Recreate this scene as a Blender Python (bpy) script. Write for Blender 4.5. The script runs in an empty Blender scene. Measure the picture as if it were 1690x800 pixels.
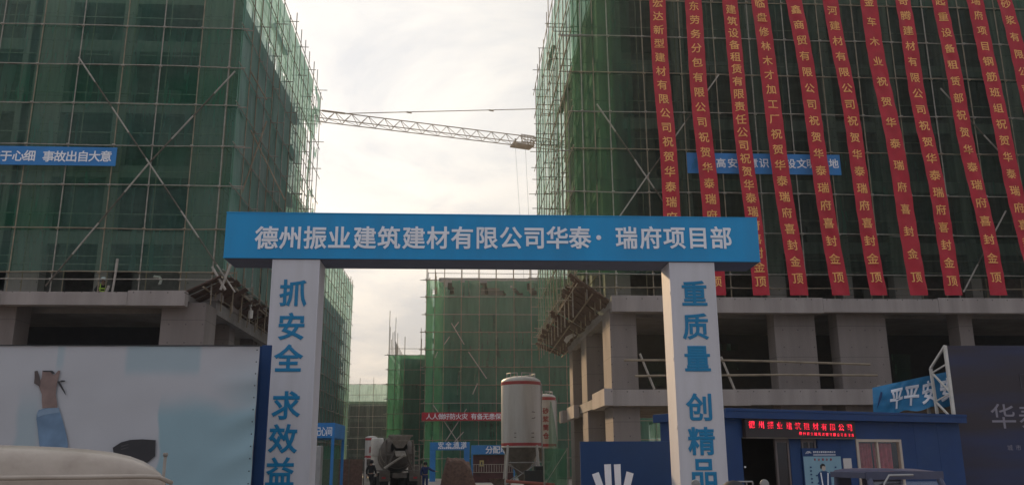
import bpy, math, random
from mathutils import Vector, Matrix, noise as mnoise
R = math.radians
random.seed(7)
S = bpy.context.scene
COL = bpy.context.collection

# ------------------------------------------------------------------ camera
F, PW, PH = 1420.0, 1690, 800
PITCH, YAW, ROLL = math.atan(0.2535), 0.0594, 0.006
EYE = Vector((0, 0, 1.75))
fwd = Vector((math.sin(YAW)*math.cos(PITCH), math.cos(YAW)*math.cos(PITCH), math.sin(PITCH)))
rgt0 = Vector((math.cos(YAW), -math.sin(YAW), 0)); up0 = rgt0.cross(fwd)
rgt = rgt0*math.cos(ROLL) - up0*math.sin(ROLL); up = up0*math.cos(ROLL) + rgt0*math.sin(ROLL)
cd = bpy.data.cameras.new('Camera'); cam = bpy.data.objects.new('Camera', cd); COL.objects.link(cam)
cd.sensor_width = 36; cd.lens = 36*F/PW; cd.clip_start = .1; cd.clip_end = 3000
cam.matrix_world = Matrix(((rgt.x, up.x, -fwd.x, EYE.x), (rgt.y, up.y, -fwd.y, EYE.y), (rgt.z, up.z, -fwd.z, EYE.z), (0, 0, 0, 1)))
S.camera = cam

# ------------------------------------------------------------------ light
HAZE = .0006
SUN_AZ, SUN_EL = R(-21), R(23)
sdir = Vector((math.sin(SUN_AZ)*math.cos(SUN_EL), math.cos(SUN_AZ)*math.cos(SUN_EL), math.sin(SUN_EL)))
W = bpy.data.worlds.new('World'); S.world = W; W.use_nodes = True
nt = W.node_tree; nt.nodes.clear(); N = nt.nodes.new; L = nt.links.new
def VM(op, a=None, b=None):
    n = N('ShaderNodeVectorMath'); n.operation = op
    for i, s in enumerate((a, b)):
        if s is None: continue
        if hasattr(s, 'is_output'): L(s, n.inputs[i])
        else: n.inputs[i].default_value = s
    return n
def MM(op, a=None, b=None, clamp=False):
    n = N('ShaderNodeMath'); n.operation = op; n.use_clamp = clamp
    for i, s in enumerate((a, b)):
        if s is None: continue
        if hasattr(s, 'is_output'): L(s, n.inputs[i])
        else: n.inputs[i].default_value = s
    return n.outputs[0]
def MRng(s, a, b, c, d, smooth=False):
    n = N('ShaderNodeMapRange'); L(s, n.inputs[0])
    if smooth: n.interpolation_type = 'SMOOTHSTEP'
    for i, v in enumerate((a, b, c, d)): n.inputs[i+1].default_value = v
    return n.outputs[0]
tc = N('ShaderNodeTexCoord'); g = tc.outputs['Generated']
sx = N('ShaderNodeSeparateXYZ'); L(g, sx.inputs[0])
den = MM('ADD', MM('ABSOLUTE', sx.outputs[2]), .22)
cv = N('ShaderNodeCombineXYZ'); L(MM('DIVIDE', sx.outputs[0], den), cv.inputs[0]); L(MM('DIVIDE', sx.outputs[1], den), cv.inputs[1])
nz = N('ShaderNodeTexNoise'); nz.inputs['Scale'].default_value = 2.1; nz.inputs['Detail'].default_value = 9; nz.inputs['Roughness'].default_value = .58; nz.inputs['Distortion'].default_value = .5
L(cv.outputs[0], nz.inputs['Vector'])
nz2 = N('ShaderNodeTexNoise'); nz2.inputs['Scale'].default_value = .8; nz2.inputs['Detail'].default_value = 3
L(cv.outputs[0], nz2.inputs['Vector'])
rp = N('ShaderNodeValToRGB'); e = rp.color_ramp.elements
e[0].position = .42; e[0].color = (.63, .665, .72, 1); e[1].position = .56; e[1].color = (1.0, .965, .915, 1)
L(MM('ADD', MM('MULTIPLY', nz.outputs[0], .55), MM('MULTIPLY', nz2.outputs[0], .45)), rp.inputs[0])
dt = VM('DOT_PRODUCT', g, tuple(sdir)).outputs['Value']
az = MRng(dt, -1, .95, .74, 1.0, True)
elv = MRng(sx.outputs[2], 0.02, .42, .68, 1.0, True)
glow = MRng(dt, .86, 1.0, 0, .24, True)
fac = MM('ADD', MM('MULTIPLY', az, elv), glow)
tint = N('ShaderNodeMix'); tint.data_type = 'RGBA'; tint.blend_type = 'MULTIPLY'
L(MRng(sx.outputs[2], .02, .34, 1, 0), tint.inputs[0]); L(rp.outputs[0], tint.inputs[6]); tint.inputs[7].default_value = (1, .93, .89, 1)
bgc = N('ShaderNodeBackground'); cool = N('ShaderNodeMix'); cool.data_type = 'RGBA'; cool.blend_type = 'MULTIPLY'; L(MRng(dt, .2, .75, 1, 0), cool.inputs[0]); L(tint.outputs[2], cool.inputs[6]); cool.inputs[7].default_value = (.92, .98, 1.12, 1)
L(cool.outputs[2], bgc.inputs[0]); L(MM('MULTIPLY', fac, .955), bgc.inputs[1])
sky = N('ShaderNodeTexSky'); sky.sky_type = 'NISHITA'; sky.sun_disc = False; sky.sun_elevation = SUN_EL; sky.sun_rotation = SUN_AZ; sky.dust_density = 3
bgs = N('ShaderNodeBackground'); L(sky.outputs[0], bgs.inputs[0]); bgs.inputs[1].default_value = .05
mx = N('ShaderNodeMixShader'); mx.inputs[0].default_value = .86; L(bgs.outputs[0], mx.inputs[1]); L(bgc.outputs[0], mx.inputs[2])
ow = N('ShaderNodeOutputWorld'); L(mx.outputs[0], ow.inputs[0])

sl = bpy.data.lights.new('Sun', 'SUN'); so = bpy.data.objects.new('Sun', sl); COL.objects.link(so)
sl.energy = 4.8; sl.angle = R(4); sl.color = (1, .70, .40)
so.rotation_euler = (-sdir).to_track_quat('-Z', 'Y').to_euler()
S.view_settings.view_transform = 'Standard'; S.view_settings.look = 'None'; S.view_settings.exposure = 0.0; S.view_settings.gamma = 1
S.cycles.use_denoising = True
S.cycles.max_bounces = 6; S.cycles.diffuse_bounces = 3; S.cycles.transparent_max_bounces = 24

# ------------------------------------------------------------------ helpers
def ray(px, py):
    return fwd + rgt*((px-845)/F) + up*((400-py)/F)
def P(px, py, Y):
    d = ray(px, py); return EYE + d*((Y-EYE.y)/d.y)
def X(px, py, Y): return P(px, py, Y).x
def Z(px, py, Y): return P(px, py, Y).z
class Plane:
    """vertical plane through two ground points; local frame s along it, t towards the back, z up"""
    def __init__(self, a, b):
        self.a = Vector((a[0], a[1], 0)); d = Vector((b[0]-a[0], b[1]-a[1], 0)); self.len = d.length
        self.u = d.normalized(); self.n = Vector((-self.u.y, self.u.x, 0))
        self.m = Matrix.Translation(self.a) @ Matrix(((self.u.x, self.n.x, 0, 0), (self.u.y, self.n.y, 0, 0), (0, 0, 1, 0), (0, 0, 0, 1)))
    def at(self, px, py):
        d = ray(px, py); k = (self.a-EYE).dot(self.n)/d.dot(self.n); p = EYE + d*k
        return (p-self.a).dot(self.u), p.z
org = {}
def link(o, parent, world):
    COL.objects.link(o); org[o.name] = Vector(world)
    if parent is not None: o.parent = parent; o.location = Vector(world) - org[parent.name]
    else: o.location = world
def tag(o, label=None, cat=None, group=None, kind=None):
    for k, v in (('label', label), ('category', cat), ('group', group), ('kind', kind)):
        if v: o[k] = v
    return o
def thing(name, label, cat, loc, group=None):
    o = bpy.data.objects.new(name, None); link(o, None, Vector(loc)); o.empty_display_size = .2
    return tag(o, label, cat, group)
class MB:
    def __init__(self, tf=None): self.v = []; self.f = []; self.mi = []; self.tf = tf; self.cur = 0
    def pts(self, ps):
        i = len(self.v)
        for p in ps:
            p = Vector(p); self.v.append(self.tf @ p if self.tf else p)
        return i
    def face(self, idx): self.f.append(tuple(idx)); self.mi.append(self.cur)
    def poly(self, ps): i = self.pts(ps); self.face(range(i, i+len(ps)))
    def box(self, x0, x1, y0, y1, z0, z1):
        return self.hexa([(x0,y0,z0),(x1,y0,z0),(x1,y1,z0),(x0,y1,z0),(x0,y0,z1),(x1,y0,z1),(x1,y1,z1),(x0,y1,z1)])
    def hexa(self, c):
        i = self.pts(c)
        for q in ((3,2,1,0),(4,5,6,7),(0,1,5,4),(1,2,6,5),(2,3,7,6),(3,0,4,7)): self.face([i+k for k in q])
        return self
    def bar(self, a, b, w, h, upv=(0,0,1)):
        a, b = Vector(a), Vector(b); d = (b-a).normalized(); s = d.cross(Vector(upv))
        if s.length < 1e-4: s = d.cross(Vector((1,0,0)))
        s.normalize(); t = s.cross(d); s *= w/2; t *= h/2
        return self.hexa([a-s-t, a+s-t, b+s-t, b-s-t, a-s+t, a+s+t, b+s+t, b-s+t])
    def tube(self, a, b, r, n=6, r2=None):
        a, b = Vector(a), Vector(b); r2 = r if r2 is None else r2
        d = (b-a).normalized(); s = d.cross(Vector((0,0,1)))
        if s.length < 1e-3: s = Vector((1,0,0))
        s.normalize(); t = d.cross(s)
        i = self.pts([a+(s*math.cos(k*2*math.pi/n)+t*math.sin(k*2*math.pi/n))*r for k in range(n)] + [b+(s*math.cos(k*2*math.pi/n)+t*math.sin(k*2*math.pi/n))*r2 for k in range(n)])
        for k in range(n): self.face((i+k, i+(k+1)%n, i+n+(k+1)%n, i+n+k))
        self.face([i+k for k in range(n-1,-1,-1)]); self.face([i+n+k for k in range(n)])
        return self
    def path(self, ps, r, n=6):
        ps = [Vector(p) for p in ps]; i = len(self.v); prev = None
        for j, p in enumerate(ps):
            d = (ps[min(j+1, len(ps)-1)]-ps[max(j-1, 0)]).normalized()
            s = d.cross(Vector((0,0,1))) if prev is None else prev-d*prev.dot(d)
            if s.length < 1e-3: s = d.orthogonal()
            s.normalize(); prev = s; t = d.cross(s)
            self.pts([p+(s*math.cos(k*2*math.pi/n)+t*math.sin(k*2*math.pi/n))*r for k in range(n)])
        for j in range(len(ps)-1):
            for k in range(n): self.face((i+j*n+k, i+j*n+(k+1)%n, i+(j+1)*n+(k+1)%n, i+(j+1)*n+k))
        e = i+(len(ps)-1)*n
        self.face([i+k for k in range(n-1,-1,-1)]); self.face([e+k for k in range(n)])
        return self
    def lathe(self, prof, n=32, o=(0,0,0), ax=None):
        """prof: (r, h) along ax from o"""
        o = Vector(o); ax = Vector(ax or (0,0,1)).normalized(); s = ax.orthogonal().normalized(); t = ax.cross(s); i = len(self.v)
        for r, h in prof: self.pts([o+ax*h+(s*math.cos(k*2*math.pi/n)+t*math.sin(k*2*math.pi/n))*max(r,1e-3) for k in range(n)])
        for j in range(len(prof)-1):
            for k in range(n): self.face((i+j*n+k, i+j*n+(k+1)%n, i+(j+1)*n+(k+1)%n, i+(j+1)*n+k))
        return self
    def prism(self, ps, off):
        off = Vector(off); n = len(ps); i = self.pts(list(ps)+[Vector(p)+off for p in ps])
        self.face([i+k for k in range(n-1,-1,-1)]); self.face([i+n+k for k in range(n)])
        for k in range(n): self.face((i+k, i+(k+1)%n, i+n+(k+1)%n, i+n+k))
        return self
    def grid(self, fn, nu, nv, skip=None):
        i = self.pts([fn(a/nu, b/nv) for b in range(nv+1) for a in range(nu+1)])
        for b in range(nv):
            for a in range(nu):
                if skip and skip((a+.5)/nu, (b+.5)/nv): continue
                self.face((i+b*(nu+1)+a, i+b*(nu+1)+a+1, i+(b+1)*(nu+1)+a+1, i+(b+1)*(nu+1)+a))
        return self
    def build(self, name, mat, parent=None, smooth=False, bevel=0, subsurf=0):
        lo = Vector([min(v[k] for v in self.v) for k in range(3)]); hi = Vector([max(v[k] for v in self.v) for k in range(3)])
        c = (lo+hi)/2
        if parent is None: c.z = lo.z
        me = bpy.data.meshes.new(name); me.from_pydata([v-c for v in self.v], [], self.f)
        for m in (mat if isinstance(mat, (list, tuple)) else [mat]): me.materials.append(m)
        me.polygons.foreach_set('material_index', self.mi)
        if smooth: me.polygons.foreach_set('use_smooth', [True]*len(self.f))
        me.update(); o = bpy.data.objects.new(name, me); link(o, parent, c)
        if bevel:
            b = o.modifiers.new('b', 'BEVEL'); b.width = bevel; b.segments = 2; b.limit_method = 'ANGLE'
        if subsurf:
            b = o.modifiers.new('s', 'SUBSURF'); b.levels = b.render_levels = subsurf
        return o
# glyphs -----------------------------------------------------------
_fc = bpy.data.curves.new('t', 'FONT'); _fo = bpy.data.objects.new('t', _fc); COL.objects.link(_fo); _fc.resolution_u = 3
_gl = {}
def glyph(ch, bold):
    k = (ch, bold)
    if k not in _gl:
        _fc.body = ch; _fc.bevel_depth = bold; _fc.bevel_resolution = 0; bpy.context.view_layer.update()
        me = bpy.data.meshes.new_from_object(_fo.evaluated_get(bpy.context.evaluated_depsgraph_get()))
        _gl[k] = ([(v.co.x-.5, v.co.y-.38, max(0, v.co.z)) for v in me.vertices], [tuple(p.vertices) for p in me.polygons]); bpy.data.meshes.remove(me)
    return _gl[k]
def put(mb, ch, c, u, v, sx_, sy_, bold=.02, fn=None):
    """glyph centred at c, spanned by u (right) and v (up)"""
    vs, fs = glyph(ch, bold); c, u, v = Vector(c), Vector(u), Vector(v)
    w_ = u.cross(v); ps = [c+u*(x*sx_)+v*(y*sy_)+w_*(z*.12) for x, y, z in vs]
    if fn: ps = [fn(p) for p in ps]
    i = mb.pts(ps)
    for f in fs: mb.face([i+k for k in f])

# ------------------------------------------------------------------ materials
def mat(name, col, rough=.7, var=.12, scale=3, bump=0, bscale=30, metal=0, dirt=None, dscale=.6, damt=.5, streak=False, emis=None, coat=0):
    m = bpy.data.materials.new(name); m.use_nodes = True; n = m.node_tree.nodes; l = m.node_tree.links.new
    b = n['Principled BSDF']; b.inputs['Roughness'].default_value = rough; b.inputs['Metallic'].default_value = metal
    if coat: b.inputs['Coat Weight'].default_value = coat
    t = n.new('ShaderNodeTexCoord')
    z = n.new('ShaderNodeTexNoise'); z.inputs['Scale'].default_value = scale; z.inputs['Detail'].default_value = 7; l(t.outputs['Object'], z.inputs['Vector'])
    if streak:
        mp = n.new('ShaderNodeMapping'); mp.inputs['Scale'].default_value = (1, 1, .12); l(t.outputs['Object'], mp.inputs[0]); l(mp.outputs[0], z.inputs['Vector'])
    r = n.new('ShaderNodeValToRGB'); r.color_ramp.elements[0].position = .3; r.color_ramp.elements[1].position = .7
    r.color_ramp.elements[0].color = tuple(c*(1-var) for c in col)+(1,); r.color_ramp.elements[1].color = tuple(min(1, c*(1+var)) for c in col)+(1,)
    l(z.outputs[0], r.inputs[0]); out = r.outputs[0]
    if dirt:
        z2 = n.new('ShaderNodeTexNoise'); z2.inputs['Scale'].default_value = dscale; z2.inputs['Detail'].default_value = 9; z2.inputs['Roughness'].default_value = .65
        l((mp.outputs[0] if streak else t.outputs['Object']), z2.inputs['Vector'])
        q = n.new('ShaderNodeMapRange'); q.inputs[1].default_value = .42; q.inputs[2].default_value = .72; q.inputs[4].default_value = damt; l(z2.outputs[0], q.inputs[0])
        x = n.new('ShaderNodeMix'); x.data_type = 'RGBA'; l(q.outputs[0], x.inputs[0]); l(out, x.inputs[6]); x.inputs[7].default_value = tuple(dirt)+(1,); out = x.outputs[2]
    l(out, b.inputs['Base Color'])
    if bump:
        z3 = n.new('ShaderNodeTexNoise'); z3.inputs['Scale'].default_value = bscale; z3.inputs['Detail'].default_value = 5; l(t.outputs['Object'], z3.inputs['Vector'])
        bp = n.new('ShaderNodeBump'); bp.inputs['Strength'].default_value = bump; bp.inputs['Distance'].default_value = .02; l(z3.outputs[0], bp.inputs['Height']); l(bp.outputs[0], b.inputs['Normal'])
    if emis:
        b.inputs['Emission Color'].default_value = tuple(emis[:3])+(1,); b.inputs['Emission Strength'].default_value = emis[3]
    return m
def net_mat(name, col, trans, lo, hi, dust_glare=(.10,.12,.10)):
    m = bpy.data.materials.new(name); m.use_nodes = True; n = m.node_tree.nodes; l = m.node_tree.links.new; n.clear()
    t = n.new('ShaderNodeTexCoord'); oi = n.new('ShaderNodeObjectInfo')
    ad = n.new('ShaderNodeVectorMath'); ad.operation = 'ADD'; l(t.outputs['Object'], ad.inputs[0])
    cb = n.new('ShaderNodeVectorMath'); cb.operation = 'SCALE'; cb.inputs[0].default_value = (37, 11, 23); l(oi.outputs['Random'], cb.inputs['Scale']); l(cb.outputs[0], ad.inputs[1])
    a = n.new('ShaderNodeTexNoise'); a.inputs['Scale'].default_value = .45; a.inputs['Detail'].default_value = 6; l(ad.outputs[0], a.inputs['Vector'])
    mp = n.new('ShaderNodeMapping'); mp.inputs['Scale'].default_value = (2.2, 2.2, .25); l(ad.outputs[0], mp.inputs[0])
    s = n.new('ShaderNodeTexNoise'); s.inputs['Scale'].default_value = 1.6; s.inputs['Detail'].default_value = 5; l(mp.outputs[0], s.inputs['Vector'])
    r = n.new('ShaderNodeMapRange'); r.inputs[1].default_value = .3; r.inputs[2].default_value = .7; l(a.outputs[0], r.inputs[0])
    x = n.new('ShaderNodeMix'); x.data_type = 'RGBA'; l(r.outputs[0], x.inputs[0]); x.inputs[6].default_value = tuple(col)+(1,); x.inputs[7].default_value = tuple(dust_glare)+(1,)
    d = n.new('ShaderNodeBsdfDiffuse'); l(x.outputs[2], d.inputs[0])
    tr = n.new('ShaderNodeBsdfTranslucent'); tr.inputs[0].default_value = tuple(trans)+(1,)
    ms = n.new('ShaderNodeMixShader'); ms.inputs[0].default_value = .5; l(d.outputs[0], ms.inputs[1]); l(tr.outputs[0], ms.inputs[2])
    tp = n.new('ShaderNodeBsdfTransparent'); tp.inputs[0].default_value = (.82, 1, .88, 1)
    k = n.new('ShaderNodeMath'); k.operation = 'ADD'; l(s.outputs[0], k.inputs[0])
    k2 = n.new('ShaderNodeMath'); k2.operation = 'MULTIPLY_ADD'; l(oi.outputs['Random'], k2.inputs[0]); k2.inputs[1].default_value = .16; k2.inputs[2].default_value = -.08; l(k2.outputs[0], k.inputs[1])
    q = n.new('ShaderNodeMapRange'); q.inputs[1].default_value = .25; q.inputs[2].default_value = .75; q.inputs[3].default_value = lo; q.inputs[4].default_value = hi; l(k.outputs[0], q.inputs[0])
    mo = n.new('ShaderNodeMixShader'); l(q.outputs[0], mo.inputs[0]); l(tp.outputs[0], mo.inputs[1]); l(ms.outputs[0], mo.inputs[2])
    o = n.new('ShaderNodeOutputMaterial'); l(mo.outputs[0], o.inputs[0]); return m
M = {}
M['concrete'] = mat('concrete', (.36,.31,.285), .9, .10, 2, .35, 25, dirt=(.20,.17,.15), dscale=.7, damt=.65, streak=True)
def formwork(m):
    n = m.node_tree.nodes; l = m.node_tree.links.new; b = n['Principled BSDF']; src = b.inputs['Base Color'].links[0].from_socket
    t = n.new('ShaderNodeTexCoord'); mp = n.new('ShaderNodeMapping'); mp.inputs['Scale'].default_value = (1.5, 1.5, 1.35); l(t.outputs['Object'], mp.inputs[0])
    sp = n.new('ShaderNodeSeparateXYZ'); l(mp.outputs[0], sp.inputs[0])
    def mm(op, a, b_=None, c=None):
        q = n.new('ShaderNodeMath'); q.operation = op
        for i, v in enumerate((a, b_, c)):
            if v is None: continue
            if hasattr(v, 'is_output'): l(v, q.inputs[i])
            else: q.inputs[i].default_value = v
        return q.outputs[0]
    line = mm('LESS_THAN', mm('ABSOLUTE', mm('SUBTRACT', mm('FRACT', mm('MULTIPLY', sp.outputs[2], .55)), .5)), .009)
    fx, fz = mm('SUBTRACT', mm('FRACT', mm('ADD', sp.outputs[0], .31)), .5), mm('SUBTRACT', mm('FRACT', mm('ADD', sp.outputs[2], .2)), .5)
    hole = mm('LESS_THAN', mm('ADD', mm('MULTIPLY', fx, fx), mm('MULTIPLY', fz, fz)), .0016)
    d = mm('MAXIMUM', mm('MULTIPLY', line, .45), mm('MULTIPLY', hole, .7))
    x = n.new('ShaderNodeMix'); x.data_type = 'RGBA'; l(d, x.inputs[0]); l(src, x.inputs[6]); x.inputs[7].default_value = (.05,.042,.038,1); l(x.outputs[2], b.inputs['Base Color'])
    return m
M['pier'] = mat('pier', (.245,.205,.185), .9, .10, 2, .4, 25, dirt=(.16,.13,.115), dscale=.7, damt=.6, streak=True)  # darker copy of concrete, shade under the slab overhang put into the colour
formwork(M['pier']); formwork(M['concrete'])
M['concrete_raw'] = mat('concrete_raw', (.30,.27,.25), .95, .14, 1.5, .4, 18, dirt=(.16,.14,.12), dscale=.5, damt=.7)
M['block'] = mat('block', (.17,.15,.135), .95, .2, 4, .3, 20)
M['net'] = net_mat('net', (.085,.22,.16), (.10,.28,.18), .36, .72, (.19,.285,.235))
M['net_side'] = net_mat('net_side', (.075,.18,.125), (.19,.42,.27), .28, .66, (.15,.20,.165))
M['net_flank'] = net_mat('net_flank', (.30,.50,.42), (.24,.44,.35), .64, .94, (.46,.55,.51))  # paler than the other nets, veiling glare from the sky put into the colour
M['net_b'] = net_mat('net_b', (.10,.25,.195), (.12,.25,.185), .34, .68, (.225,.325,.27))
M['net_c'] = net_mat('net_c', (.055,.21,.13), (.08,.28,.16), .40, .76, (.16,.25,.20))
M['net_far'] = net_mat('net_far', (.085,.27,.17), (.09,.30,.18), .55, .88, (.15,.28,.21))
M['net_old_b'] = net_mat('net_old_b', (.05,.10,.075), (.06,.16,.10), .46, .82, (.085,.105,.09))
M['net_old'] = net_mat('net_old', (.05,.08,.065), (.06,.14,.10), .40, .76, (.085,.09,.08))
M['pole'] = mat('pole', (.35,.28,.195), .75, .3, 5, dirt=(.10,.07,.05), dscale=2.5, damt=.7, metal=.1)
M['pole_grey'] = mat('pole_grey', (.35,.31,.26), .7, .25, 5, metal=.1)
M['pole_dark'] = mat('pole_dark', (.13,.10,.075), .8, .3, 5)
M['pole_pale'] = mat('pole_pale', (.40,.35,.30), .7, .2, 5)
M['plank'] = mat('plank', (.125,.072,.052), .9, .35, 3, .4, 20, dirt=(.07,.045,.035), dscale=1.2, damt=.7)
M['gate_blue'] = mat('gate_blue', (.01,.30,.62), .6, .05, 1.2, .05, 3, dirt=(.03,.22,.44), dscale=.9, damt=.5, streak=True)
M['gate_white'] = mat('gate_white', (.64,.62,.65), .55, .04, 1.2, .04, 3, dirt=(.43,.41,.40), dscale=1.1, damt=.55, streak=True)
M['letter_white'] = mat('letter_white', (.86,.86,.90), .6, .05)
M['letter_blue'] = mat('letter_blue', (.003,.20,.40), .55, .05)
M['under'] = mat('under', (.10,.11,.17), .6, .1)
M['banner'] = mat('banner', (.44,.013,.03), .75, .12, 2, .2, 6)
M['gold'] = mat('gold', (.88,.45,.14), .7, .1)
M['bluecloth'] = mat('bluecloth', (.035,.21,.52), .7, .10, 1.5, .3, 4)
M['cabin'] = mat('cabin', (.004,.04,.155), .7, .10, 1.5, .05, 5, dirt=(.02,.06,.15), dscale=1, damt=.5)
M['hoard_blue'] = mat('hoard_blue', (.004,.04,.14), .7, .08, 1.5, .05, 4)
M['white_paint'] = mat('white_paint', (.70,.66,.60), .6, .08, 3, dirt=(.42,.36,.30), dscale=2, damt=.5)
M['cream'] = mat('cream', (.52,.43,.35), .5, .06, 2)
M['dark'] = mat('dark', (.012,.012,.014), .6, .2)
M['room_shade'] = mat('room_shade', (.028,.023,.024), .9, .2)  # near-black, the shade of deep interiors put into the colour
M['glass'] = mat('glass', (.02,.02,.025), .12, .1)
M['rubber'] = mat('rubber', (.02,.02,.02), .85, .2)
M['steel'] = mat('steel', (.35,.34,.33), .45, .15, 4, metal=.6)
M['curtain'] = mat('curtain', (.36,.055,.07), .9, .35, 6, .4, 8)
M['silo'] = mat('silo', (.56,.53,.49), .5, .07, 2, .03, 5, dirt=(.30,.25,.20), dscale=.9, damt=.7, streak=True)
M['red'] = mat('red', (.38,.03,.035), .6, .12)
M['mixer'] = mat('mixer', (.15,.125,.105), .8, .25, 4, .3, 15, dirt=(.07,.055,.045), dscale=1.5, damt=.7)
M['mixer_pale'] = mat('mixer_pale', (.30,.26,.22), .8, .2, 4, .3, 15)
M['earth'] = mat('earth', (.145,.085,.065), .95, .35, 6, .8, 14)
M['ground'] = mat('ground', (.26,.215,.175), .95, .2, .4, .5, 12, dirt=(.16,.13,.10), dscale=.15, damt=.6)
M['road'] = mat('road', (.33,.30,.265), .9, .12, .5, .3, 20, dirt=(.20,.16,.13), dscale=.25, damt=.7)
M['van'] = mat('van', (.46,.38,.31), .45, .06, 1.5, .08, 40, dirt=(.29,.225,.17), dscale=2.6, damt=.75, coat=.2)
M['navy'] = mat('navy', (.07,.075,.125), .5, .15, 3)
M['crane'] = mat('crane', (.30,.235,.17), .6, .15)
M['skin'] = mat('skin', (.36,.21,.15), .6, .08)
M['blue_wear'] = mat('blue_wear', (.015,.03,.12), .85, .2)
M['black_wear'] = mat('black_wear', (.018,.016,.018), .9, .2)
M['hivis'] = mat('hivis', (.55,.75,.10), .7, .1)
M['print_dark'] = mat('print_dark', (.035,.032,.035), .7, .2)
M['timber'] = mat('timber', (.45,.36,.25), .8, .25, 6)

# ------------------------------------------------------------------ ground
gmb = MB()
gmb.grid(lambda a, b: ((a-.5)*336, (b*286)-58, .18*mnoise.noise(Vector((a*260, b*240, 0)))-.10), 60, 60)
tag(gmb.build('ground', M['ground'], smooth=True), kind='structure')
rd = MB(); rd.box(-5.2, 6.0, -40, 222, -.30, .12)
tag(rd.build('road', M['road']), kind='structure')

# ------------------------------------------------------------------ concrete frame buildings
def building(label, x0, x1, y0, y1, zs, piers, side_piers=(), side=None, group=None, extra=None, roofz=None, core=True):
    """zs: tops of floor slabs above the podium; piers: (x, width) along the front"""
    t = thing('concrete_building', label, 'building', ((x0+x1)/2, (y0+y1)/2, 0), group)
    for k, z in enumerate(zs):
        s = MB(); s.box(x0, x1, y0, y1, z-.14, z); s.build('floor_slab', M['concrete_raw'], t)
        e = MB()
        e.box(x0-.02, x1+.02, y0-.02, y0+.28, z-.55, z-.143); e.box(x0-.02, x0+.28, y0+.283, y1-.02, z-.55, z-.143); e.box(x1-.28, x1+.02, y0+.283, y1-.02, z-.55, z-.143)
        e.build('edge_beam', M['concrete_raw'], t)
    zt = zs[-1]-.003 if roofz is None else roofz
    for px_, w in piers:
        c = MB(); c.box(px_-w/2, px_+w/2, y0-.05, y0+.55, zs[0]+.002 if len(zs) > 1 else 0, zt); c.build('column', M['concrete'], t)
    for yy, w in side_piers:
        c = MB(); xx = x0 if side == 'L' else x1
        c.box(xx-.05 if side == 'L' else xx-.5, xx+.5 if side == 'L' else xx+.05, yy-w/2, yy+w/2, zs[0]+.002, zt); c.build('column', M['concrete'], t)
    if core:
        for k in range(len(zs)-1):
            za, zb = zs[k]+.003, zs[k+1]-.15; w = MB()
            w.box(x0+.3, x1-.3, (y0+y1)/2-.1, (y0+y1)/2+.1, za, zb); w.build('core_wall', M['block'], t)
            fx = x0+.32 if side == 'L' else x1-.47; w = MB(); w.box(fx, fx+.15, y0+1.3, (y0+y1)/2-.103, za, zb); w.build('flank_wall', M['block'], t)
            w = MB(); w.box(fx, fx+.15, (y0+y1)/2+.103, y1-.2, za, zb); w.build('flank_wall', M['block'], t)
            rr = random.Random(k*13+int(x0*7)); xx = x0+.4
            while xx < x1-2.5:                                   # block infill set back in the openings, doors left open
                ww = rr.uniform(1.0, 2.6)
                if rr.random() < .55: w = MB(); w.box(max(xx, x0+.6), min(xx+ww, x1-.6), y0+.9, y0+1.1, za, za+(zb-za)*rr.choice((.35, 1, 1))); w.build('infill_wall', M['block'], t)
                xx += ww+rr.uniform(.3, 1.4)
    return t

def nfront(x0, x1, y, za, zb, poles, sd, skip=None, amp=.10):
    nu = max(8, int((x1-x0)/.22)); pl = sorted(poles)
    def fn(a, b):
        x = x0+(x1-x0)*a; z = za+(zb-za)*b; dd = min([abs(x-p) for p in pl] or [1]); k = min(1, dd/.5)
        d = mnoise.noise(Vector((x*.9, z*.35, sd)))*amp + mnoise.noise(Vector((x*3.1, z*.8, sd+9)))*amp*.45
        zz = z - (.07*math.sin(min(1, dd/.8)*1.57) if b > .99 else 0) + mnoise.noise(Vector((x*1.7, sd, 3)))*.05*(1 if b in (0, 1) else .4)
        return (x, y+d*k*(.4+.6*math.sin(math.pi*b)), zz)
    return MB().grid(fn, nu, 7, skip)
def nside(x, y0, y1, za, zb, sd, skip=None, amp=.10, pitch=1.5):
    nu = max(8, int((y1-y0)/.25))
    def fn(a, b):
        y = y0+(y1-y0)*a; z = za+(zb-za)*b; k = abs(math.sin(math.pi*(y-y0)/pitch))
        d = mnoise.noise(Vector((y*.9, z*.35, sd)))*amp + mnoise.noise(Vector((y*3.1, z*.8, sd+9)))*amp*.45
        return (x+d*k*(.4+.6*math.sin(math.pi*b)), y, z+mnoise.noise(Vector((y*1.7, sd, 3)))*.06)
    return MB().grid(fn, nu, 7, skip)
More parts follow.
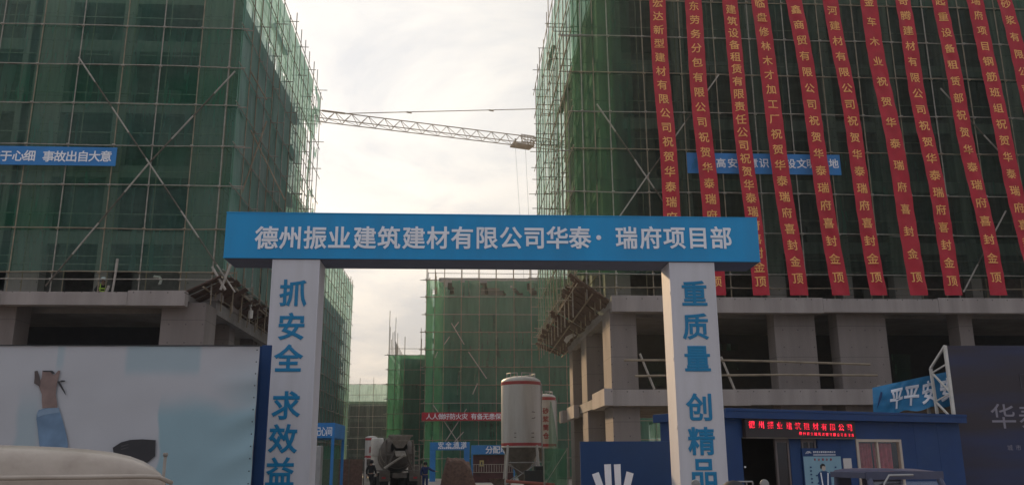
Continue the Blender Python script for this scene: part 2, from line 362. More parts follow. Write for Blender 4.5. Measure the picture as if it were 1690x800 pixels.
def scaffold(label, yf, x0, x1, side, yb, rows, poles, zpole, netrows, mats, r=.027, group=None, sidepitch=1.55, inner=True, skipf=None, skips=None, stub=1, zfoot=None, fronttop=None, pole_reach=(.3, 1.6), gap=1.35):
    gi = gap*.7
    """rows: heights of the ledgers; netrows: (za, zb) strips of mesh; side 'L'/'R' = which end of the front shows its flank"""
    rr = random.Random(int(yf*10)); xs = x0 if side == 'L' else x1; sg = -1 if side == 'L' else 1
    t = thing('scaffolding', label, 'scaffolding', (xs, yf, zpole[0]), group)
    ztop = zpole[1]
    for x in poles:
        zz = ztop+rr.uniform(*pole_reach); b = MB(); k = rr.uniform(-.05, .05)
        b.tube((x, yf-.06, (zfoot or zpole[0])), (x+k, yf-.06, zz), r); b.build('standard', rr.choice([M['pole'], M['pole'], M['pole_grey']]), t)
    for z in rows:
        b = MB(); dz = rr.uniform(-.04, .04); xa = x0-rr.uniform(.1, .7); xb = x1+rr.uniform(.1, .7); xm = xa; pp_ = []
        while xm < xb: pp_.append((xm, yf-.115, z+dz+rr.uniform(-.035, .035))); xm += 3     # tubes joined end to end, never quite in line
        pp_.append((xb, yf-.115, z+dz)); b.path(pp_, r*.9)
        for x in poles: b.tube((x-.06, yf-.115, z+dz), (x+.06, yf-.115, z+dz), r*1.9)        # couplers
        b.build('ledger', rr.choice([M['pole_grey'], M['pole'], M['pole_grey']]), t)
    ys = []; y = yf
    while y < yb+.1: ys.append(y); y += sidepitch
    for y in ys[1:]:
        b = MB(); b.tube((xs+sg*.05, y, zpole[0]-.5), (xs+sg*.05+rr.uniform(-.05, .05), y, ztop+rr.uniform(*pole_reach)), r); b.build('standard', rr.choice([M['pole'], M['pole_grey']]), t)
    for z in rows:
        b = MB(); b.tube((xs+sg*.11, yf-.5, z+.06), (xs+sg*.11, yb+rr.uniform(.2, .9), z+.06+rr.uniform(-.05, .05)), r*.9); b.build('ledger', M['pole_grey'], t)
    if inner:
        for y in ys:
            b = MB(); b.tube((xs-sg*gi, y, zpole[0]-.4), (xs-sg*gi, y, ztop+.2), r); b.build('standard', M['pole'], t)
        for z in rows:
            b = MB(); b.tube((xs-sg*(gi-.05), yf, z+.06), (xs-sg*(gi-.05), yb, z+.06), r*.9)
            b.build('ledger', M['pole'], t)
            if rr.random() < .4: ya_ = rr.uniform(yf, yb-4); b = MB(); b.bar((xs-sg*gi*.55, ya_, z+.02), (xs-sg*gi*.55, ya_+3.5, z+.02), .25, .05); b.build('walkway', M['plank'], t)
    if inner:
        for x in poles:
            b = MB(); xx = x+rr.uniform(-.1, .1)
            if x0 < xx < x1: b.tube((xx, yf+.85, zpole[0]), (xx+rr.uniform(-.05, .05), yf+.85, ztop+rr.uniform(.2, .8)), r); b.build('standard', M['pole'], t)
        for z in rows:
            b = MB(); b.tube((x0, yf+.79, z+.9), (x1, yf+.79, z+.9+rr.uniform(-.06, .06)), r*.85); b.build('mid_rail', M['pole_grey'], t)
    n = 0
    for y in ys[::stub]:
        for z in rows:
            if n >= 100: break
            n += 1; b = MB(); b.tube((xs+sg*rr.uniform(.15, .75), y+.07, z), (xs-sg*(gi+.05), y+.07, z), r*.85); b.build('transom', M['pole_grey'], t)
    for k, (za, zb) in enumerate(netrows):
        m1, m2 = mats
        nf = max(1, round((x1-x0)/6)); cuts = [x0] + [min(poles, key=lambda p: abs(p-(x0+(x1-x0)*j/nf-rr.choice((0, 0, 1.6)))))for j in range(1, nf)] + [x1]
        for j, (xa, xb) in enumerate(zip(cuts, cuts[1:])):                    # laced sheets about 6 m wide, hung with some slack
            if xb-xa < .5: continue
            u = rr.uniform(-.10, .04); ly = .02*(j % 2)
            nfront(xa-.05, xb+.05, yf+ly, za+u, zb+rr.uniform(-.03, .05), poles, k*3.3+yf+j*7, (lambda a, b, k=k, xa=xa, xb=xb: skipf(k, (xa+(xb-xa)*a-x0)/(x1-x0), b)) if skipf else None, amp=.16).build('safety_net', rr.choice(m1) if isinstance(m1, list) else m1, t, smooth=True)
        ns_ = max(1, round((yb-yf)/7))
        for j in range(ns_):
            ya, yc = yf+(yb-yf)*j/ns_, yf+(yb-yf)*(j+1)/ns_
            nside(xs+.02*(j % 2), ya-.05, yc+.05, za+rr.uniform(-.1, .04), zb, k*5.1+yf+j*3, (lambda a, b, k=k, ya=ya, yc=yc: skips(k, (ya+(yc-ya)*a-yf)/(yb-yf), b)) if skips else None, amp=.15).build('safety_net', rr.choice(m2) if isinstance(m2, list) else m2, t, smooth=True)
    return t
def brace(t, pts, y, r, m, name='cross_brace', bands=False):
    for (a, b) in pts:
        p, q = P(*a, y), P(*b, y); mb = MB(); n = max(1, int((q-p).length/1.3)) if bands else 1
        for k in range(n): mb.cur = k % 2; mb.tube(p.lerp(q, k/n), p.lerp(q, (k+1)/n), r*(1 if k % 2 else 1.12))
        mb.build(name, [m, M['pole_dark']], t)

# ---- left block -----------------------------------------------------------
YL = 35.3; SLAB_Y = 34.5
XL = X(392, 150, YL)                                  # plane of its flank net
LZ = [Z(200, y, YL) for y in (450, 378, 308, 240, 173, 109, 45)]
st = (LZ[-1]-LZ[0])/6; LZ += [LZ[-1]+st*k for k in range(1, 4)]
podL = Z(150, 479, SLAB_Y)
fl = [podL] + [podL+3.0*k for k in range(1, 5)]
fl.append(22.8)
XLs = X(305, 490, SLAB_Y)                             # podium slab corner
pl = [(X(a, 250, YL+1.2)+X(b, 250, YL+1.2))/2 for a, b in ((22, 88), (312, 384))]
lb = building('concrete block wrapped in green mesh, left of the gate, above the printed hoarding', -30, XL-.6, YL+1.4, 51.3, fl,
              [(pl[0], 1.7), (pl[1], 1.7), (X(190, 250, YL+1.4), .5), (-19.5, .6), (-25, 1.6)], [(YL+4.5, 1.2), (YL+8.5, .6), (YL+12.5, 1.4)], 'R')
def podium(t, x0, x1, ys, zt, zb, z2t, z2b, yback, piers, endx, rs):
    """two open storeys of bare concrete under the net: a thick slab lip, piers, a floor slab"""
    m = MB(); rr = random.Random(rs); x = x0                       # lip cast in lengths, each a hand out of line
    while x < x1-.01:
        xe = min(x1, x+rr.uniform(3.2, 5.2)); xe = x1 if x1-xe < 1.2 else xe
        k = rr.uniform(-.02, .03); m.box(x, xe-.004, ys+k, ys+.45, zb+rr.uniform(-.02,.02), zt+rr.uniform(-.07, .05)); x = xe
    m.build('slab_edge', M['concrete'], t)
    m = MB(); m.box(x0, x1, ys+.453, yback, zb+.25, zt-.08); m.build('podium_slab', M['concrete_raw'], t)
    m = MB(); m.box(x0, x1, ys+.55, yback, z2b+.2, z2t-.02); m.build('floor_slab', M['concrete_raw'], t)
    for (a, b, y0, y1) in piers:
        m = MB(); m.box(a, b, y0, y1, -.1, zb+.245); m.build('pier', M['pier'], t, bevel=.02)
yl2 = SLAB_Y+.7
podium(lb, -30, XLs, SLAB_Y, podL, Z(150, 503, SLAB_Y), 4.5, 3.9, 50,
       [(X(265, 530, yl2), X(338, 530, yl2), yl2, yl2+1.6), (-22, X(25, 530, yl2), yl2, yl2+1.2), (X(352, 530, 41), X(380, 530, 41), 41, 42), (X(398, 530, 46), X(420, 530, 46), 46, 47)], XLs, 3)
m = MB(); m.box(-30, XLs-2, 41.5, 41.7, 0, 8); m.build('infill_wall', M['room_shade'], lb)  # wall coloured near-black to carry the shade of the open storey
polesL = [X(px, 0, YL) for px in (-53, 13, 79, 145, 217, 278, 340, 388)] + [X(-53, 0, YL)-1.75*k for k in range(1, 5)]
NL = [(a+.02, b+.06) for a, b in zip(LZ, LZ[1:])]
def skL(k, a, b):
    y = YL+(55.4-YL)*a
    return y > 50.2 and (mnoise.noise(Vector((y*.9, k*1.9+b*.6, 5))) > (.28 if k >= 7 else -.12))
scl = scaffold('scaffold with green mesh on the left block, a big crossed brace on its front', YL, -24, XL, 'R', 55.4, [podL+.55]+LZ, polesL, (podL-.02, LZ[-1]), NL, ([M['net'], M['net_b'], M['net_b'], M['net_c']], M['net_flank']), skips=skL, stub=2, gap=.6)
brace(scl, [((130, 95), (388, 482)), ((388, 118), (247, 268)), ((247, 268), (75, 472))], YL-.2, .032, M['pole_pale'], bands=True)
brace(scl, [((414, 215), (470, 330)), ((395, 330), (440, 200)), ((398, 90), (440, 165))], YL+2, .035, M['pole'])
def catch(t, xo, xi, y0, y1, zo0, zo1, zi, n, sg, rs):
    """sloping catch platform of loose planks under the flank"""
    rr = random.Random(rs); 
    for k in range(n):
        a = k/n; y = y0+(y1-y0)*a; zo = zo0+(zo1-zo0)*a; w = (y1-y0)/n*rr.uniform(1.02, 1.2)
        m = MB(); m.bar((xo+sg*rr.uniform(-.1, .35), y+rr.uniform(-.05, .05), zo+rr.uniform(-.05, .05)), (xi+rr.uniform(-.2, .2), y+rr.uniform(-.05, .05), zi+rr.uniform(-.05, .05)), w, .05)
        m.build('plank', M['plank'], t)
    for f in (0, .5, 1):
        m = MB(); x = xo+(xi-xo)*f; m.tube((x, y0-.3, zo0+(zi-zo0)*f-.1), (x, y1, zo1+(zi-zo1)*f-.1), .04); m.build('bearer', M['pole'], t)
    k = 0; y = y0
    while y < y1:
        a = (y-y0)/(y1-y0); m = MB(); m.tube((xo+sg*.1, y, zo0+(zo1-zo0)*a-.25), (xo+sg*.1, y, zo0+(zo1-zo0)*a+.55), .028); m.build('guard_post', M['pole'], t); y += 1.5
catch(scl, XL+.1, XLs-.1, YL-.2, 53, LZ[0]-.15, LZ[0]-.6, podL-.1, 34, 1, 4)
brace(scl, [((364, 478), (381, 436)), ((350, 440), (372, 478))], YL-.3, .05, M['pole_pale'], 'loose_pole')

# ---- right block ----------------------------------------------------------
YR = 36.3; SLR = 35.5
XR = X(950, 300, YR)
RZ = [Z(1300, y, YR) for y in (455, 388, 320, 253, 190, 127, 67)]
st = (RZ[-1]-RZ[0])/6; RZ += [RZ[-1]+st*k for k in range(1, 4)]
podR = Z(1300, 490, SLR); podRb = Z(1300, 515, SLR); r2t = Z(1300, 640, SLR); r2b = Z(1300, 667, SLR)
fr = [podR] + [podR+3.0*k for k in range(1, 5)] + [24.3]
XRs = X(1010, 500, SLR)
xb0 = XR+1.35
rb = building('concrete block hung with red banners, right of the gate', xb0, 34, YR+1.4, 51, fr,
              [((X(990, 250, YR+1.3)+X(1034, 250, YR+1.3))/2, 1.15)] + [(X(p, 250, YR+1.4), w) for p, w in ((1130, .5), (1262, .9), (1375, .5), (1470, 1.2), (1580, .5), (1680, 1.0))] + [(28, .8)], [(YR+5, 1.2), (YR+9, .6), (YR+13, 1.3)], 'L')
yr2 = SLR+.75
pr = [(1008, 1052), (1281, 1349), (1386, 1467), (1588, 1611)]
podium(rb, XRs, 34, SLR, podR, podRb, r2t, r2b, 51,
       [(X(a, 580, yr2), X(b, 580, yr2), yr2, yr2+(2.0 if a == 1008 else .9)) for a, b in pr] +
       [(X(968, 600, 43.6), X(1001, 600, 43.6), 43.6, 45.5), (X(945, 600, 49.5), X(962, 600, 49.5), 49.5, 51), (26, 28.5, yr2, yr2+.9), (30.5, 33, yr2, yr2+.9)], XRs, 5)
m = MB(); x = X(1018, 655, SLR)-.2
rr = random.Random(2)
while x < 34:
    xe = min(34, x+rr.uniform(3.5, 6)); m.box(x, xe-.004, SLR+rr.uniform(0, .03)+.25, SLR+.52, r2b+rr.uniform(-.02, .02), r2t+rr.uniform(-.03, .02)); x = xe
m.build('slab_edge', M['concrete'], rb)
px0 = X(1008, 580, yr2)
for q_ in ((px0-.42, SLR+.25, SLR+3.6, r2t+.02), (px0-.35, 46.2, 49.3, r2t), (px0-.35, 51.2, 53, r2t)): m = MB(); m.box(q_[0], px0-.06, q_[1], q_[2], r2b, q_[3]); m.build('slab_edge', M['concrete'], rb)
m = MB(); m.box(px0+.3, 34, 44.0, 44.2, r2t, podRb+.24); m.build('infill_wall', M['room_shade'], rb)  # walls of both open storeys near-black, interior shade put into their colour
m = MB(); m.box(px0+3.5, 34, 42.5, 42.7, 0, r2b); m.build('infill_wall', M['room_shade'], rb)
rail = thing('guard_rail', 'two rusty pole rails across the open storey of the right block, behind the gate post', 'railing', P(1300, 640, SLR+.1))
for a, b in (((1030, 594), (1112, 594)), ((1048, 620), (1112, 619)), ((1185, 594), (1282, 596)), ((1278, 596), (1436, 601)), ((1185, 619), (1284, 618)), ((1280, 618), (1448, 619))):
    m = MB(); m.tube(P(*a, SLR+.3), P(*b, SLR+.3), .05); m.build('rail', M['pole'], rail)
for a, b in (((1056, 583), (1080, 642)), ((1190, 588), (1213, 644))):
    m = MB(); m.tube(P(*a, SLR+.36), P(*b, SLR+.36), .05); m.build('prop', M['pole_pale'], rail)
# mesh left hanging inside, seen through the open bays
for (a, b, y, lab) in (((1190, 567), (1219, 578), 43.6, 'scrap of green mesh hanging high in the open bay beside the gate post'), ((1196, 598), (1222, 609), 43.6, 'scrap of green mesh hanging below the pole rails beside the gate post'), ((1068, 598), (1098, 636), 43.8, 'green mesh behind the props in the bay left of the right gate post'), ((1072, 696), (1102, 722), 42.3, 'green mesh in the ground floor bay above the emblem board'), ((1472, 584), (1507, 628), 42, 'green mesh in the wide dark bay behind the crumpled blue sign')):
    p, q = P(*a, y), P(*b, y); m = MB(); m.grid(lambda u, v: (p.x+(q.x-p.x)*u, y+.08*math.sin(u*7+v*2), q.z+(p.z-q.z)*v), 14, 8)
    tag(m.build('mesh_scrap', M['net_side'], smooth=True), lab, 'netting', 'mesh scraps in the open storeys')
polesR = [X(px, 0, YR) for px in (955, 1000, 1056, 1117, 1173, 1230, 1287, 1344, 1401, 1461, 1517, 1577, 1636, 1695)] + [X(1695, 0, YR)+1.5*k for k in range(1, 5)]
NR = [(a+.02, b+.06) for a, b in zip(RZ, RZ[1:])]
scr = scaffold('scaffold with dull green mesh on the right block, behind the red banners', YR, XR, X(1695, 0, YR)+7, 'L', 55.3, [podR+.55]+RZ, polesR, (podR-.02, RZ[-1]), NR, ([M['net_old'], M['net_old'], M['net_old_b']], M['net_side']), stub=2)
# greener mesh strip at the corner bay
for k, (za, zb) in enumerate(NR):
    nfront(XR, X(1045, 150, YR), YR+.14, za, zb, polesR, 40+k).build('safety_net', M['net_b'], scr, smooth=True)
brace(scr, [((1186, 124), (1072, 285)), ((1072, 285), (1022, 358)), ((985, 172), (1112, 358)), ((1552, 146), (1660, 262)), ((1660, 348), (1590, 482))], YR-.2, .032, M['pole_pale'], bands=True)
catch(scr, XR-.1, XRs+.1, YR-.3, 55, RZ[0]-.1, RZ[0]-.75, podR-.2, 36, -1, 8)

# ------------------------------------------------------------------ gate
G = 19.0
def gx(px, py): return X(px, py, G)
zb_, zt_ = Z(845, 429.5, G), Z(845, 355, G)
gate = thing('site_gate', 'blue beam on two white posts with slogans, spanning the site entrance', 'gate', (gx(815, 600), G, 0))
bm = MB(); bm.box(gx(369, 425), gx(1254, 428), G-.03, G+.95, zb_, zt_); beam = bm.build('beam', M['gate_blue'], gate, bevel=.012)
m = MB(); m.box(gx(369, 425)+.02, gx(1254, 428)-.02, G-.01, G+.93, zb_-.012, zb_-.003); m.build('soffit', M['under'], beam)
m = MB()
for k, z in enumerate((zb_+.012, zt_-.012)): m.box(gx(369, 425)-.004, gx(1254, 428)+.004, G-.04, G-.033, z-.012, z+.012)
m.build('trim', M['gate_blue'], beam)
tx = '德州振业建筑建材有限公司华泰·瑞府项目部'
cx = [440, 480, 520, 560, 602, 642, 683, 723, 763, 803, 843, 882, 920, 957, 992, 1034, 1074, 1113, 1152, 1190]
m = MB()
for ch, px in zip(tx, cx):
    c = P(px, 392, G-.045); 
    if ch == '·': put(m, ch, (c.x+.16, G-.045, c.z+.02), (1,0,0), (0,0,1), .58, .58, .04)
    else: put(m, ch, (c.x, G-.045, c.z), (1,0,0), (0,0,1), .525, .55, .021)
m.build('lettering', M['letter_white'], beam)
for (a, b, chars, pos) in ((450, 528, '抓安全求效益', [(484, 483), (481, 538), (476, 591), (472, 668), (467, 723), (462, 778)]), (1104, 1178, '重质量创精品', [(1146, 484), (1148, 538), (1151, 591), (1155, 671), (1158, 727), (1162, 778)])):
    xa, xb = gx(a, 430), gx(b, 430)
    m = MB(); m.box(xa, xb, G, G+.8, -.1, zb_-.014); po = m.build('post', M['gate_white'], gate, bevel=.008)
    m = MB()
    for xx in (xa+.012, xb-.012): m.box(xx-.014, xx+.014, G-.008, G-.001, 0, zb_-.02)
    for zz in (.9, 2.4, 3.9, 5.4): 
        for xx in (xa-.006, xb+.006): m.box(xx-.003, xx+.003, G+.02, G+.06, zz, zz+.06)
    m.build('corner_trim', M['gate_white'], po)
    m = MB()
    for ch, (px, py) in zip(chars, pos):
        c = P(px, py, G-.012); put(m, ch, (c.x, G-.012, c.z), (1,0,0), (0,0,1), .61, .62, .026)
    m.build('lettering', M['letter_blue'], po)

# ------------------------------------------------------------------ red banners
BN = [(1085, 1117, '宏达新型建材有限公司', 6, 462, 'first red banner from the block corner, beside the crossed brace'),
      (1143, 1184, '东劳务分包有限公司', 11, 464, 'red banner crossing the left end of the blue safety sign'),
      (1203, 1256, '建筑设备租赁有限责任公司', 16, 464, 'red banner with the longest text, its foot beside the gate beam end'),
      (1252, 1318, '临盘修林木才加工厂', 7, 459, 'red banner crossing the middle of the blue safety sign, ending in factory characters'),
      (1312, 1387, '鑫商贸有限公司', 17, 457, 'red banner crossing the right end of the blue safety sign'),
      (1373, 1451, '河建材有限公司', 18, 457, 'red banner passing just right of the blue safety sign'),
      (1433, 1519, '金车木业', 5, 457, 'red banner with the most widely spaced gold characters'),
      (1489, 1576, '奇腾建材有限公司', 2, 463, 'red banner right of the one with widely spaced characters'),
      (1550, 1648, '起重设备租赁部', 2, 457, 'red banner third from the right, crossing the upper pale brace'),
      (1608, 1714, '瑞府项目钢筋班组', 2, 458, 'red banner second from the right, its foot out of the picture'),
      (1659, 1772, '砂浆有限公司', 7, 458, 'rightmost red banner, at the edge of the photo')]
ztopb = RZ[-1]-.2
for k, (xa, xb, name, y0, y1, lab) in enumerate(BN):
    yT, yB = YR-.25, SLR-.06
    pt, pb = P(xa, 0, yT-.02), P(xb, 487, yB)
    if pb.x > 33: continue
    def cen(z, pt=pt, pb=pb, k=k):
        a = (z-pb.z)/(pt.z-pb.z); y = yB+(yT-yB)*min(1, a*1.0)
        return Vector((pb.x+(pt.x-pb.x)*a + .05*math.sin(z*.55+k), y - .03*math.sin(z*.9+k*2)*min(1, max(0, (z-pb.z)*.5)), z))
    t = thing('hanging_banner', 'red cloth ' + lab[4:] if lab.startswith('red ') else lab, 'banner', (pb.x, yB, pb.z), 'red banners hung down the right block')
    w = .385*(1+.05*math.sin(k*2.3))
    def rip(u, z, k=k): return .016*math.sin(z*6+u*2.6+k)+.022*math.sin(u*3.4+k*1.7+z*.7)+.022*mnoise.noise(Vector((u*1.1, z*1.3, k*3.7)))
    m = MB(); m.grid(lambda a, b: cen(pb.z+(ztopb-pb.z)*b) + Vector((w*(2*a-1), rip(2*a-1, pb.z+(ztopb-pb.z)*b), 0)), 8, 130)
    cl = m.build('cloth', M['banner'], t, smooth=True)
    m = MB(); full = name + '祝贺华泰瑞府喜封金顶'; n = len(full)
    za, zb = P(xa, y0, yT).z, P(xb, y1, yB).z
    for i, ch in enumerate(full):
        z = za+(zb-za)*i/(n-1)
        def fn(p): 
            c = cen(p.z); return Vector((c.x+p.x, c.y-.026+p.y+rip(p.x/.385, p.z), p.z))
        put(m, ch, (0, 0, z), (1,0,0), (0,0,1), .50, .50, .012, fn)
    m.build('lettering', M['gold'], t)

# ------------------------------------------------------------------ blue safety signs on the scaffolds
def sign(name, label, cat, a, b, y, m1, text, tm, rows=1, fw=.02, size=None, group=None, bold=.02, pad=0, logo=None, thick=.03):
    """flat board whose top left and bottom right corners show at pixels a and b"""
    p, q = P(*a, y), P(*b, y); t = thing(name, label, cat, ((p.x+q.x)/2, y, min(p.z, q.z)), group)
    mb = MB(); mb.box(p.x, q.x, y, y+thick, q.z, p.z); bd = mb.build('panel', m1, t, bevel=.004)
    if text:
        mb = MB()
        for ch, px, py in text:
            if ch == ' ': continue
            c = P(px, py, y-.012); put(mb, ch, (c.x, y-.012, c.z), (1,0,0), (0,0,1), size, size, bold)
        mb.build('lettering', tm, bd)
    return t
sign('safety_sign', 'long blue cloth sign with white slogan on the left scaffold', 'sign', (-120, 239), (190, 274), YL-.3, M['bluecloth'],
     [(c, x, y) for c, x, y in zip('安全在于心细事故出自大意', (-75, -54, -33, -12, 12, 29, 83, 103, 117, 138, 158, 177), [257]*12) if c] and
     [(c, x, 257) for c, x in zip('安全在于心细', (-76, -54, -31, 10, 30, 49))][3:] + [('在', -10, 257)] + [(c, x, 258) for c, x in zip('事故出自大意', (80, 99, 118, 137, 156, 175))], M['letter_white'], size=.50, bold=.02)
sgr = sign('safety_sign', 'long blue cloth sign with white slogan behind the red banners', 'sign', (1133, 252), (1389, 289), YR-.16, M['bluecloth'],
     [(c, x, y) for c, x, y in zip('提高安全意识', (1171, 1190, 1209, 1228, 1243, 1261), [269]*6)] + [(c, x, 270) for c, x in zip('建设文明工地', (1284, 1305, 1323, 1339, 1356, 1376))], M['letter_white'], size=.47)
m = MB(); c = P(1145, 270, YR-.175)
for k in range(3): m.path([(c.x-.12+.1*k, YR-.175, c.z-.3+.05*k), (c.x-.05+.08*k, YR-.175, c.z), (c.x+.06+.05*k, YR-.175, c.z+.1), (c.x+.02+.05*k, YR-.175, c.z+.25)], .018, 5)
m.build('emblem', M['letter_blue'], sgr)

# ------------------------------------------------------------------ tower crane
ja, jb = P(530, 190, 91), P(885, 236, 100); jz = 39.5
dj = Vector((jb.x-ja.x, jb.y-ja.y, 0)).normalized(); A0 = Vector((ja.x, ja.y, 0))-dj*7; JL = 46; nj = Vector((-dj.y, dj.x, 0))
def zc(px, py, y): return P(px, py, y).z
crane = thing('tower_crane', 'pale yellow lattice crane jib reaching across the sky between the blocks', 'crane', A0+dj*JL)
def jp(s, side, lvl):                                # s along the jib, side -1/0/1, level 0 bottom / 1 top
    za = zc(530, 198, 91); zb2 = zc(885, 241, 100); z0 = za+(zb2-za)*((s-7)/((jb-ja).length))
    return A0+dj*s+nj*side*.6+Vector((0, 0, z0+lvl*1.12))
step = 1.9; ns = int(JL/step)
mj = MB(); mj.tube(jp(0, 0, 1), jp(JL, 0, 1), .06)
for sd in (-1, 1): mj.tube(jp(0, sd, 0), jp(JL, sd, 0), .055)
jib = mj.build('jib', M['crane'], crane)
ml = MB()
for k in range(ns):
    a, b = k*step, (k+1)*step
    for sd in (-1, 1): ml.tube(jp(a, sd, 0), jp((a+b)/2, 0, 1), .036, 5); ml.tube(jp((a+b)/2, 0, 1), jp(b, sd, 0), .036, 5)
    ml.tube(jp(a, -1, 0), jp(a, 1, 0), .03, 5); ml.tube(jp(a, -1, 0), jp(b, 1, 0), .028, 5)
ml.build('lattice', M['crane'], jib)
base = A0+dj*JL; top = P(885, 180, 100); s0 = ((P(570, 177, 92)-A0).dot(dj))
hd = Vector((base.x, base.y, top.z+1.2))
m = MB(); m.tube(jp(s0, 0, 1), Vector((top.x, top.y, top.z)), .05); m.tube(Vector(top), hd, .05); m.tube(jp(s0-2.6, 0, 1), jp(s0, 0, 1), .11)
for s_ in (9, 22): 
    q = jp(s0, 0, 1).lerp(top, (s_-0)/30); m.tube(q, q+dj*.6, .1)
m.build('pendant_line', M['pole'], crane)
m = MB()
for sx_ in (-.8, .8):
    for sy_ in (-.8, .8): m.tube((base.x+sx_, base.y+sy_, 0), (base.x+sx_*.8, base.y+sy_*.8, hd.z-4), .09)
for k in range(20):
    for a, b in (((-.8, -.8), (.8, -.8)), ((.8, -.8), (.8, .8)), ((.8, .8), (-.8, .8)), ((-.8, .8), (-.8, -.8))):
        m.tube((base.x+a[0], base.y+a[1], k*2), (base.x+b[0], base.y+b[1], k*2+2), .05)
for sx_ in (-.6, .6): m.tube((base.x+sx_, base.y, hd.z-4), hd, .1)
m.build('mast', M['crane'], crane)
sT = (P(862, 235, 99.5)-A0).dot(dj)
m = MB(); c = jp(sT, 0, 0)
m.bar(c-dj*1.4+Vector((0,0,-.25)), c+dj*1.2+Vector((0,0,-.25)), 1.5, .18)
for s_ in (-1.3, 1.1): m.tube(c+dj*s_-nj*.7+Vector((0,0,-.55)), c+dj*s_-nj*.7+Vector((0,0,.3)), .09)
tl = m.build('trolley', M['pole'], crane)
m = MB()
for dx in (-.5, -.1, .3, .7, 1.1): m.tube(c+dj*dx-nj*.9+Vector((0,0,-.3)), c+dj*dx-nj*.9+Vector((0,0,.9)), .05)
for dz in (0, .3, .6, .9): m.tube(c-dj*.6-nj*.9+Vector((0,0,dz)), c+dj*1.2-nj*.9+Vector((0,0,dz)), .05)
m.build('basket', M['pole'], tl)
m = MB()
for d_ in (-1.0, .35): m.tube(c+dj*d_+Vector((0,0,-.3)), Vector((c.x+d_*.6+1.0, c.y, 15)), .018, 4)
m.build('hoist_rope', M['steel'], crane)

# ------------------------------------------------------------------ far blocks
def farblock(lb_, ls, xa, xb, y0, y1, h, side, zrows, rows_gap, polegap, mats, roof=0, skipf=None, hs=1.7, reach=(.2, 1.2), band=None, inner=True):
    zs = [2.9*k+.2 for k in range(1, int((h-roof)/2.9)+1)]
    pn = int((xb-xa)/3.4); rr = random.Random(int(y0))
    g1 = .8 if side == 'R' else 1.2
    building(lb_, xa+(g1 if side == 'L' else 0), xb-(g1 if side == 'R' else 0), y0+1.2, y1-1.5, [.2]+zs, [(xa+g1+.6+k*3.4, rr.choice((.5, .7, 1.3))) for k in range(pn)], [(y0+4, 1), (y0+9, .8)], side)
    rows = [1.8*k+.2 for k in range(1, int(h/1.8)+1)]
    po = [xa+polegap*k for k in range(int((xb-xa)/polegap)+1)]
    nr = [(0.2, rows[1])] + [(rows[i]+.02, rows[i+2]+.05) for i in range(1, len(rows)-2, 2)]
    if nr[-1][1] < rows[-1]-.3: nr.append((nr[-1][1]-.03, rows[-1]))
    zs.append(h-roof) if h-roof-zs[-1] > .8 else None
    return scaffold(ls, y0, xa, xb, side, y1, rows, po, (0, h), nr, mats, r=.04, gap=g1, skipf=skipf, stub=3, sidepitch=2.1, inner=inner, pole_reach=reach)
x2 = X(579, 560, 119)
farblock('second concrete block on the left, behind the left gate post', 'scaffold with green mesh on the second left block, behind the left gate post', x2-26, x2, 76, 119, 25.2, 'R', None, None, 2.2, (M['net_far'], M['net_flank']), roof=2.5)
xm = X(703, 560, 88)
def skM(k, a, b):
    return k >= 5 and b > .1 and mnoise.noise(Vector((a*26, k*2+b*1.5, 1))) > .24
hm = Z(740, 445, 88)
scm = farblock('middle concrete block straight through the gate, its top storey open', 'scaffold with dark green mesh on the middle block, red slogan strip across it', xm, xm+24, 88, 108, hm, 'L', None, None, 1.8, (M['net_far'], M['net_side']), roof=.4, skipf=skM)
for (a, b) in (((745, 533), (766, 568)), ((750, 540), (757, 531)), ((742, 555), (733, 568)), ((773, 580), (803, 624)), ((788, 632), (780, 650)), ((765, 712), (742, 738)), ((715, 668), (760, 735)), ((770, 674), (735, 728)), ((722, 580), (718, 590))):
    brace(scm, [(a, b)], 87.6, .05, M['pole_pale'])
hs_ = Z(670, 566, 108); xsn = X(641, 600, 108)
farblock('low concrete block left of the middle one, bare poles above its top', 'scaffold with green mesh on the low block, bare poles sticking up', xsn, xsn+16, 108, 124, hs_, 'L', None, None, 2.0, (M['net_far'], M['net_side']), roof=1.0, reach=(.5, 5.0))
hf = Z(600, 628, 150); xf = X(562, 650, 150)
farblock('farthest concrete block at the end of the alley', 'scaffold with green mesh on the farthest block, at the end of the alley', xf-4, xf+22, 150, 165, hf, 'L', None, None, 2.4, (M['net_old'], M['net_side']), roof=1.6, reach=(.2, .6), inner=False)
t = sign('slogan_strip', 'red strip with white slogan low on the middle scaffold', 'banner', (696, 680), (905, 693), 87.3, M['banner'],
     [(c, x, 686.5) for c, x in zip('人人做好防火灾', (708, 718, 728, 737, 747, 757, 767))] + [(c, x, 686.5) for c, x in zip('有备无患保', (782, 792, 802, 812, 822))], M['letter_white'], size=.62, bold=.01)

